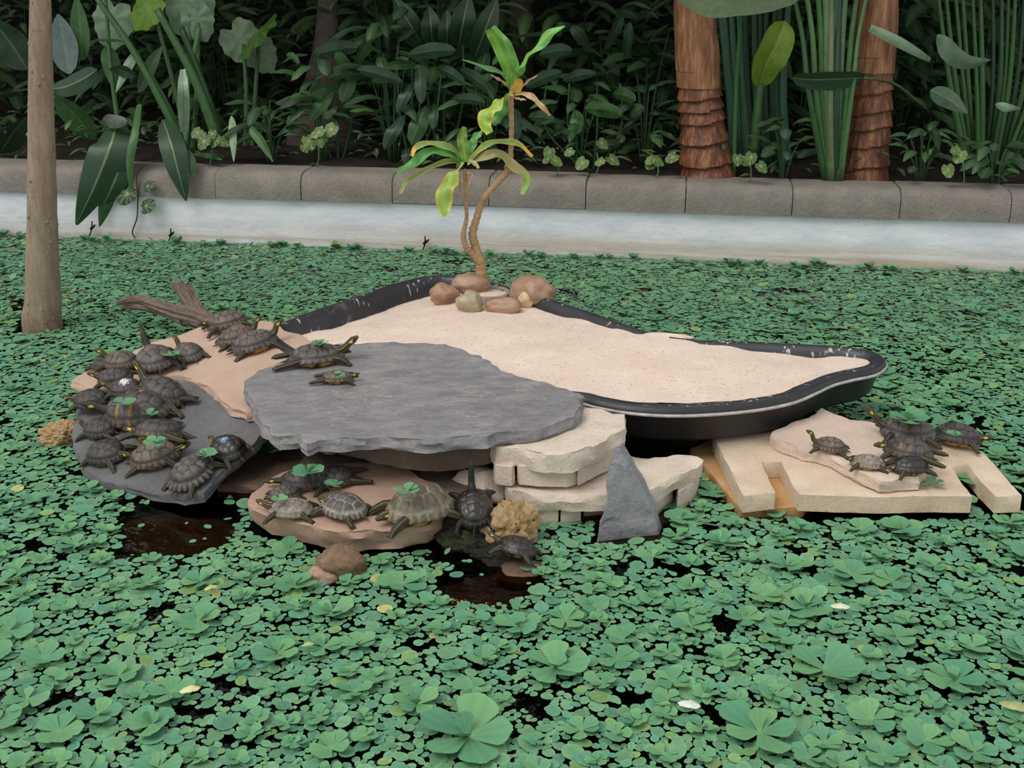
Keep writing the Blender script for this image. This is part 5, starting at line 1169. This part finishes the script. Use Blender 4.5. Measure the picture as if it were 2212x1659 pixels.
OPEN = [([(255, 1120), (300, 1095), (420, 1080), (500, 1090), (530, 1115), (500, 1150), (480, 1185), (400, 1205), (300, 1205), (262, 1180)], .04), ([(945, 1240), (1060, 1205), (1170, 1245), (1150, 1290), (1060, 1312), (960, 1310)], .04), ([(620, 1170), (760, 1185), (940, 1160), (960, 1190), (700, 1200), (640, 1200)], .5), ([(200, 1050), (400, 1085), (560, 1060), (560, 1120), (420, 1110), (250, 1085)], .4), ([(1500, 930), (1560, 930), (1545, 985), (1480, 985)], .1), ([(2150, 1020), (2212, 1030), (2230, 1110), (2110, 1100), (2090, 1050)], .3), ([(20, 640), (50, 640), (55, 720), (30, 720)], .4), ([(1320, 1500), (1420, 1505), (1400, 1530), (1345, 1528)], .05), ([(1530, 1330), (1600, 1335), (1580, 1375), (1545, 1370)], .05), ([(1520, 1525), (1580, 1545), (1560, 1568), (1525, 1560)], .05), ([(370, 1527), (455, 1532), (445, 1562), (380, 1555)], .05), ([(455, 1460), (498, 1465), (490, 1503), (460, 1495)], .05), ([(940, 1125), (1010, 1135), (1160, 1190), (1170, 1225), (1060, 1235), (930, 1210)], .12), ([(20, 1170), (90, 1175), (80, 1192), (30, 1190)], .1), ([(1480, 1560), (1520, 1575), (1500, 1590)], .1), ([(1840, 1280), (1880, 1285), (1860, 1297)], .1), ([(1690, 1180), (1750, 1188), (1720, 1205)], .15)]
OPEN = [([tuple(P(*q, 0).xy) for q in poly], k) for poly, k in OPEN]
rl = random.Random(11)
# a 1.7 m square tile of leaves packed edge to edge, repeated over the pond with fresh turns, tilts and tones
TS, cell = 1.7, .034; ng = int(TS / cell); grid = {}; tile = []
for n_, lo_, hi_ in ((260, .019, .027), (2800, .013, .019), (12000, .009, .013), (30000, .0055, .009)):
    for _ in range(n_):
        x, y, r_ = rl.uniform(0, TS), rl.uniform(0, TS), rl.uniform(lo_, hi_); gx, gy = int(x / cell), int(y / cell); ok = True
        for a in (-2, -1, 0, 1, 2) if r_ > .019 else (-1, 0, 1):
            for b in (-2, -1, 0, 1, 2) if r_ > .019 else (-1, 0, 1):
                for (qx, qy, qr) in grid.get(((gx + a) % ng, (gy + b) % ng), ()):
                    dx = abs(qx - x); dy = abs(qy - y); dx = min(dx, TS - dx); dy = min(dy, TS - dy)
                    if dx * dx + dy * dy < (.74 * (r_ + qr)) ** 2: ok = False; break
                if not ok: break
            if not ok: break
        if ok: grid.setdefault((gx % ng, gy % ng), []).append((x, y, r_)); tile.append((x, y, r_))
tile = np.array(tile)
A_ = []
for a in range(-3, 3):
    for b in range(0, 5):
        q = tile.copy()
        if (a + b) % 2: q[:, 0] = TS - q[:, 0]
        if b % 2: q[:, 1] = TS - q[:, 1]
        q[:, 0] += a * TS; q[:, 1] += .9 + b * TS; A_.append(q)
A_ = np.concatenate(A_)
wy = WA.y + (A_[:, 0] - WA.x) * WD.y / WD.x
keep = (np.abs(A_[:, 0]) < (A_[:, 1] * CP + H * SP) * 1150 / FPX + .6) & (A_[:, 1] < wy - .012) & (A_[:, 1] > 1.1); A_ = A_[keep]
for p in FOOT: A_ = A_[~in_np(A_[:, 0], A_[:, 1], p)]
dr_ = np.ones(len(A_))
for p, k in OPEN: dr_[in_np(A_[:, 0], A_[:, 1], p)] *= k
nzv = np.array([noise.noise(Vector((x * 5, y * 5, 3))) + .6 * noise.noise(Vector((x * 14, y * 14, 8))) for x, y, _ in A_])
dr_[(nzv > .62)] *= .12; dr_ *= .97
A_ = A_[rng.random(len(A_)) < dr_]
def lcol(x, y):
    u = .5 + .5 * noise.noise(Vector((x * 1.3, y * 1.3, 0))); q = rl.random()
    c = mix(srgb(100, 148, 114), srgb(112, 157, 110), u)
    if q < .002: c = srgb(176, 176, 108)
    elif q < .04: c = srgb(124, 160, 98)
    elif q < .4: c = mix(c, srgb(88, 144, 116), .7)
    k = rl.uniform(.76, 1.12); return tuple(v_ * k for v_ in c)
def oval(rows, colsn):                  # small floating leaf: a shallow oval dish on a short base
    vs, fs, cs = [], [], []
    for i in range(rows + 1):
        t = i / rows; h = .5 * math.sqrt(max(0, 1 - (2 * t - 1) ** 2)) * (1.02 if t > .5 else .94)
        if t == 0: h = .10
        if t == 1: h = .16
        for k in range(colsn + 1):
            v_ = k / colsn * 2 - 1; vs.append((t - .5, h * v_, .10 * (h * v_) ** 2 + .05 * (t - .5) ** 2 + (.03 if t == 1 else 0)))
            e = 1.18 if (abs(v_) == 1 or t == 1) else 1.0; w_ = .14 if t == 0 else 0; cs.append((e * 1.02 + w_, e + w_ * .7, e + w_ * .5))
    for i in range(rows):
        for k in range(colsn): a = i * (colsn + 1) + k; fs.append((a, a + 1, a + colsn + 2, a + colsn + 1))
    return np.array(vs), np.array(fs), np.array(cs)
V0, F0, C0 = oval(5, 2); nl = len(A_); nv = len(V0)
ang = rng.uniform(0, 6.283, nl); tl = rng.normal(0, .07, nl) + .03; ro = rng.normal(0, .08, nl)
up_ = rng.random(nl) < .02; tl[up_] = rng.uniform(.3, .8, up_.sum())
L_ = A_[:, 2] * 2 * rng.uniform(1.0, 1.16, nl); W_ = L_ * rng.uniform(.82, 1.0, nl)
X = V0[None, :, 0] * L_[:, None]; Y = V0[None, :, 1] * W_[:, None]; Z = V0[None, :, 2] * L_[:, None]
Z = Z + X * np.sin(tl)[:, None] + Y * np.sin(ro)[:, None]; X = X * np.cos(tl)[:, None]
ca_, sa_ = np.cos(ang)[:, None], np.sin(ang)[:, None]
G3 = np.stack([X * ca_ - Y * sa_ + A_[:, 0:1], X * sa_ + Y * ca_ + A_[:, 1:2], Z + .002 + rng.uniform(0, .005, nl)[:, None] + np.abs(np.sin(tl))[:, None] * L_[:, None] * .45], -1)
cc_ = np.array([lcol(x, y) for x, y, _ in A_])
bulk('water_lettuce_carpet', G3.reshape(-1, 3), (F0[None] + (np.arange(nl) * nv)[:, None, None]).reshape(-1, 4), (C0[None] * cc_[:, None, :]).reshape(-1, 3), M['lettuce'], 'countless small floating leaves of water plants covering the pond', 'water plant')
# the larger rosettes, each a plant of its own
near_t = [pistia(7, 6, rl.uniform(.05, .2), rl.uniform(.02, .14), .004) for _ in range(4)]
def leaves_of(x, y, r_, flat=True):
    n_ = rl.randint(5, 7); a0 = rl.uniform(0, 6.28); c = lcol(x, y); out = []
    for k in range(n_):
        inner = k >= 5; a = a0 + k * 2.4 if inner else a0 + k * 6.283 / 5 + rl.uniform(-.3, .3)
        el = rl.uniform(.5, .95) if inner else rl.uniform(.03, .24); Lf = r_ * (rl.uniform(.45, .6) if inner else rl.uniform(.8, 1.12))
        out.append((a, el, Lf / .95, rl.uniform(-.25, .25), tuple(v_ * rl.uniform(.9, 1.08) for v_ in c)))
    return out
def lmat(x, y, z, a, el, L_, ro):
    return Matrix.Translation((x, y, z)) @ Matrix.Rotation(a, 4, 'Z') @ Matrix.Rotation(-el, 4, 'Y') @ Matrix.Rotation(ro, 4, 'X') @ Matrix.Scale(L_, 4)
lib2 = []
for k in range(14):
    v, f, c = near_t[k % 4]; cc = mix(srgb(90, 146, 110), srgb(114, 162, 110), k / 13); lib2.append(mesh_of('leaf', v, f, M['lettuce'], [tuple(a * b for a, b in zip(cc, q)) for q in c]))
def rosette(x, y, z, r_, label, group=None, tilt=None, name='water_lettuce'):
    root = empty(name, (x, y, z), label, 'water plant', group)
    for a, el, L_, ro, c in leaves_of(x, y, r_):
        o = link('leaf', rl.choice(lib2), root); o.matrix_local = lmat(0, 0, .003, a, el, L_, ro)
    if tilt: root.rotation_euler = tilt
    return root
ros = []
def place(px, py, r_, k=1.25):
    q = P(px, py, 0)
    if q.y > wall_y(q.x) - .03 or any(inside((q.x, q.y), p) for p in FOOT): return False
    if any(inside((q.x, q.y), p) for p, kk in OPEN if kk < .2): return False
    if any((q.x - a) ** 2 + (q.y - b) ** 2 < (k * max(r_, c) + .3 * min(r_, c)) ** 2 for a, b, c in ros): return False
    ros.append((q.x, q.y, r_)); return True
def wall_y(x): q = WA + WD * ((x - WA.x) / WD.x); return q.y
for px, py, r_ in [(1010, 1600, .10), (1090, 1540, .07), (1200, 1450, .075), (1640, 1590, .085), (1780, 1455, .085), (2060, 1480, .07), (1840, 1250, .065), (1700, 1230, .06), (410, 1170, .055), (560, 1130, .05), (345, 1190, .045), (430, 1100, .05), (640, 1270, .05), (870, 1270, .06), (1740, 1320, .06), (2070, 1090, .055), (1540, 1070, .055), (430, 1350, .06), (355, 1370, .055), (20, 1370, .06), (600, 1420, .06), (530, 1410, .05), (1120, 1360, .055), (1560, 1180, .05), (1330, 1130, .05), (1950, 1150, .06), (720, 1330, .05), (900, 1530, .05), (60, 1520, .055), (130, 1590, .055)]: place(px, py, r_)
while len(ros) < 300:
    u = rl.random(); py = 600 + 1080 * u ** .75; place(rl.uniform(-20, 2232), py, rl.choice((.024, .03, .034, .04, .048)) * rl.uniform(.9, 1.1))
for x, y, r_ in ros: rosette(x, y, .009, r_, 'one of the larger floating rosettes standing out of the green leaf carpet', 'larger rosettes in the leaf carpet')
for k in range(46):                     # upright leaves where the carpet meets the wall
    pass
wl = []
for k in range(60):
    s_ = rl.uniform(wall_s(-60), wall_s(2270)); q = wpt(s_, rl.uniform(.05, .12), .012)
    for a, el, L_, ro, c in leaves_of(q.x, q.y, rl.uniform(.03, .05)): wl.append((np.array(lmat(q.x, q.y, .008, a, min(1.2, el + rl.uniform(.2, .7)), L_, ro)), c))
Vw, Fw, Cw = near_t[0]
bulk('upright_water_leaves', np.concatenate([Vw @ m4[:3, :3].T + m4[:3, 3] for m4, c in wl]), (Fw[None] + (np.arange(len(wl)) * len(Vw))[:, None, None]).reshape(-1, 4), np.concatenate([Cw * np.array(c) for m4, c in wl]), M['lettuce'], 'upright leaves of the floating plants along the foot of the white wall', 'water plant')
# sprigs lying on turtles and stones
for px, py, z, r_, lab in [(268, 872, .205, .036, 'wilted sprig on the back of the largest dark turtle'), (325, 897, .165, .03, 'clover-like sprig beside the largest dark turtle, near its tail'), (338, 958, .165, .035, 'green sprig on the domed turtle of the left slate'), (372, 768, .235, .03, 'green sprig between the two turtles looking away'), (448, 985, .14, .035, 'green sprig beside the turtle with pointed scutes'), (668, 1022, .168, .048, 'pale wilted rosette on the back of a turtle, front sandstone'), (722, 1050, .13, .028, 'fresh green sprig between two turtles of the front sandstone'), (603, 1080, .14, .022, 'tiny green sprig on the pale flat-shelled turtle'), (880, 1062, .2, .036, 'pale green leaves draped over the large olive turtle'), (728, 813, .322, .028, 'clover-like sprig on the small turtle of the big slate'), (690, 745, .345, .03, 'green leaves on the turtle at the back edge of the big slate'), (1962, 908, .215, .065, 'large fresh green plant on the back of the big striped turtle'), (2062, 940, .17, .022, 'tiny green sprig on the turtle at the paver corner'), (2095, 1035, .05, .05, 'green plant floating inside the right notch of the cream paver'), (590, 970, .06, .05, 'green plants under the left edge of the big slate slab'), (1985, 1045, .10, .025, 'small green sprig at the front corner of the right-hand pink slab'), (2022, 1044, .095, .028, 'small green sprig lying on the cream paver')]:
    q = P(px, py, z); rosette(q.x, q.y, q.z, r_, lab)
# fallen leaves on the carpet
for k, (px, py, w_, ang, c, lab) in enumerate([(410, 1490, 46, .2, srgb(214, 214, 150), 'broken pale yellow leaf on the water plants at lower left'), (1815, 1310, 42, -.3, srgb(206, 214, 178), 'pale whitish leaf on the water plants at lower right'), (1488, 1522, 52, -.45, srgb(220, 220, 206), 'narrow white leaf by a dark gap at lower right'), (2190, 1525, 60, -.6, srgb(170, 172, 110), 'curled yellowish leaf at the right edge of the pond'), (455, 1270, 30, .4, srgb(190, 190, 120), 'small yellowish leaf on the left water plants'), (665, 1393, 26, .1, srgb(190, 196, 120), 'small triangular yellow leaf in the middle foreground')]):
    q = P(px, py, .03); L_ = w_ / scale_at(q); d = Vector((math.cos(ang), math.sin(ang), .1)) * L_
    v, f, cs = strap([q - d * .5, q + Vector((0, 0, .006)), q + d * .5], L_ * .42, ellip, leafcol(c, None, .1, None, None, .06, k), 8, 4, .2, .1, (-math.sin(ang), math.cos(ang), .25))
    tag(mk('fallen_leaf', v, f, M['leaf'], cols=cs), lab, 'leaf')

# ------------------------------------------------------------------ warm lamp over the far side of the pond, seen only as glints in the open water
q = P(1002, 1300, 0); d = ray(1002, 1300); tt = 2.05 / -d.z; lp = Vector((q.x + d.x * tt, q.y + d.y * tt, 2.05))
lamp = empty('pendant_lamp', lp, 'small warm pendant lamp hanging above the far side of the pond', 'lamp')
m, nt, b = nodes_of('bulb'); b.inputs['Emission Color'].default_value = (1, .62, .25, 1); b.inputs['Emission Strength'].default_value = 60
iv, if_ = ico(3); child('bulb', mesh_of('bulb', [lp + x * .035 for x in iv], if_, m), lamp)
vs = [lp + Vector((r_ * math.cos(t), r_ * math.sin(t), z_)) for r_, z_ in ((.10, .0), (.07, .07), (.02, .10), (.012, .13)) for t in np.linspace(0, 6.2832, 24, endpoint=False)]
child('lamp_shade', mesh_of('lamp_shade', vs, [(r_ * 24 + i, r_ * 24 + (i + 1) % 24, r_ * 24 + 24 + (i + 1) % 24, r_ * 24 + 24 + i) for r_ in range(3) for i in range(24)], plain('lamp_metal', srgb(60, 62, 60), .5)), lamp)
v, f = tube_geo([lp + Vector((0, 0, .12)), lp + Vector((0, 0, 2)), lp + Vector((0, 0, 4))], [.006] * 3, 6); child('cord', mesh_of('cord', v, f, M['joint']), lamp)
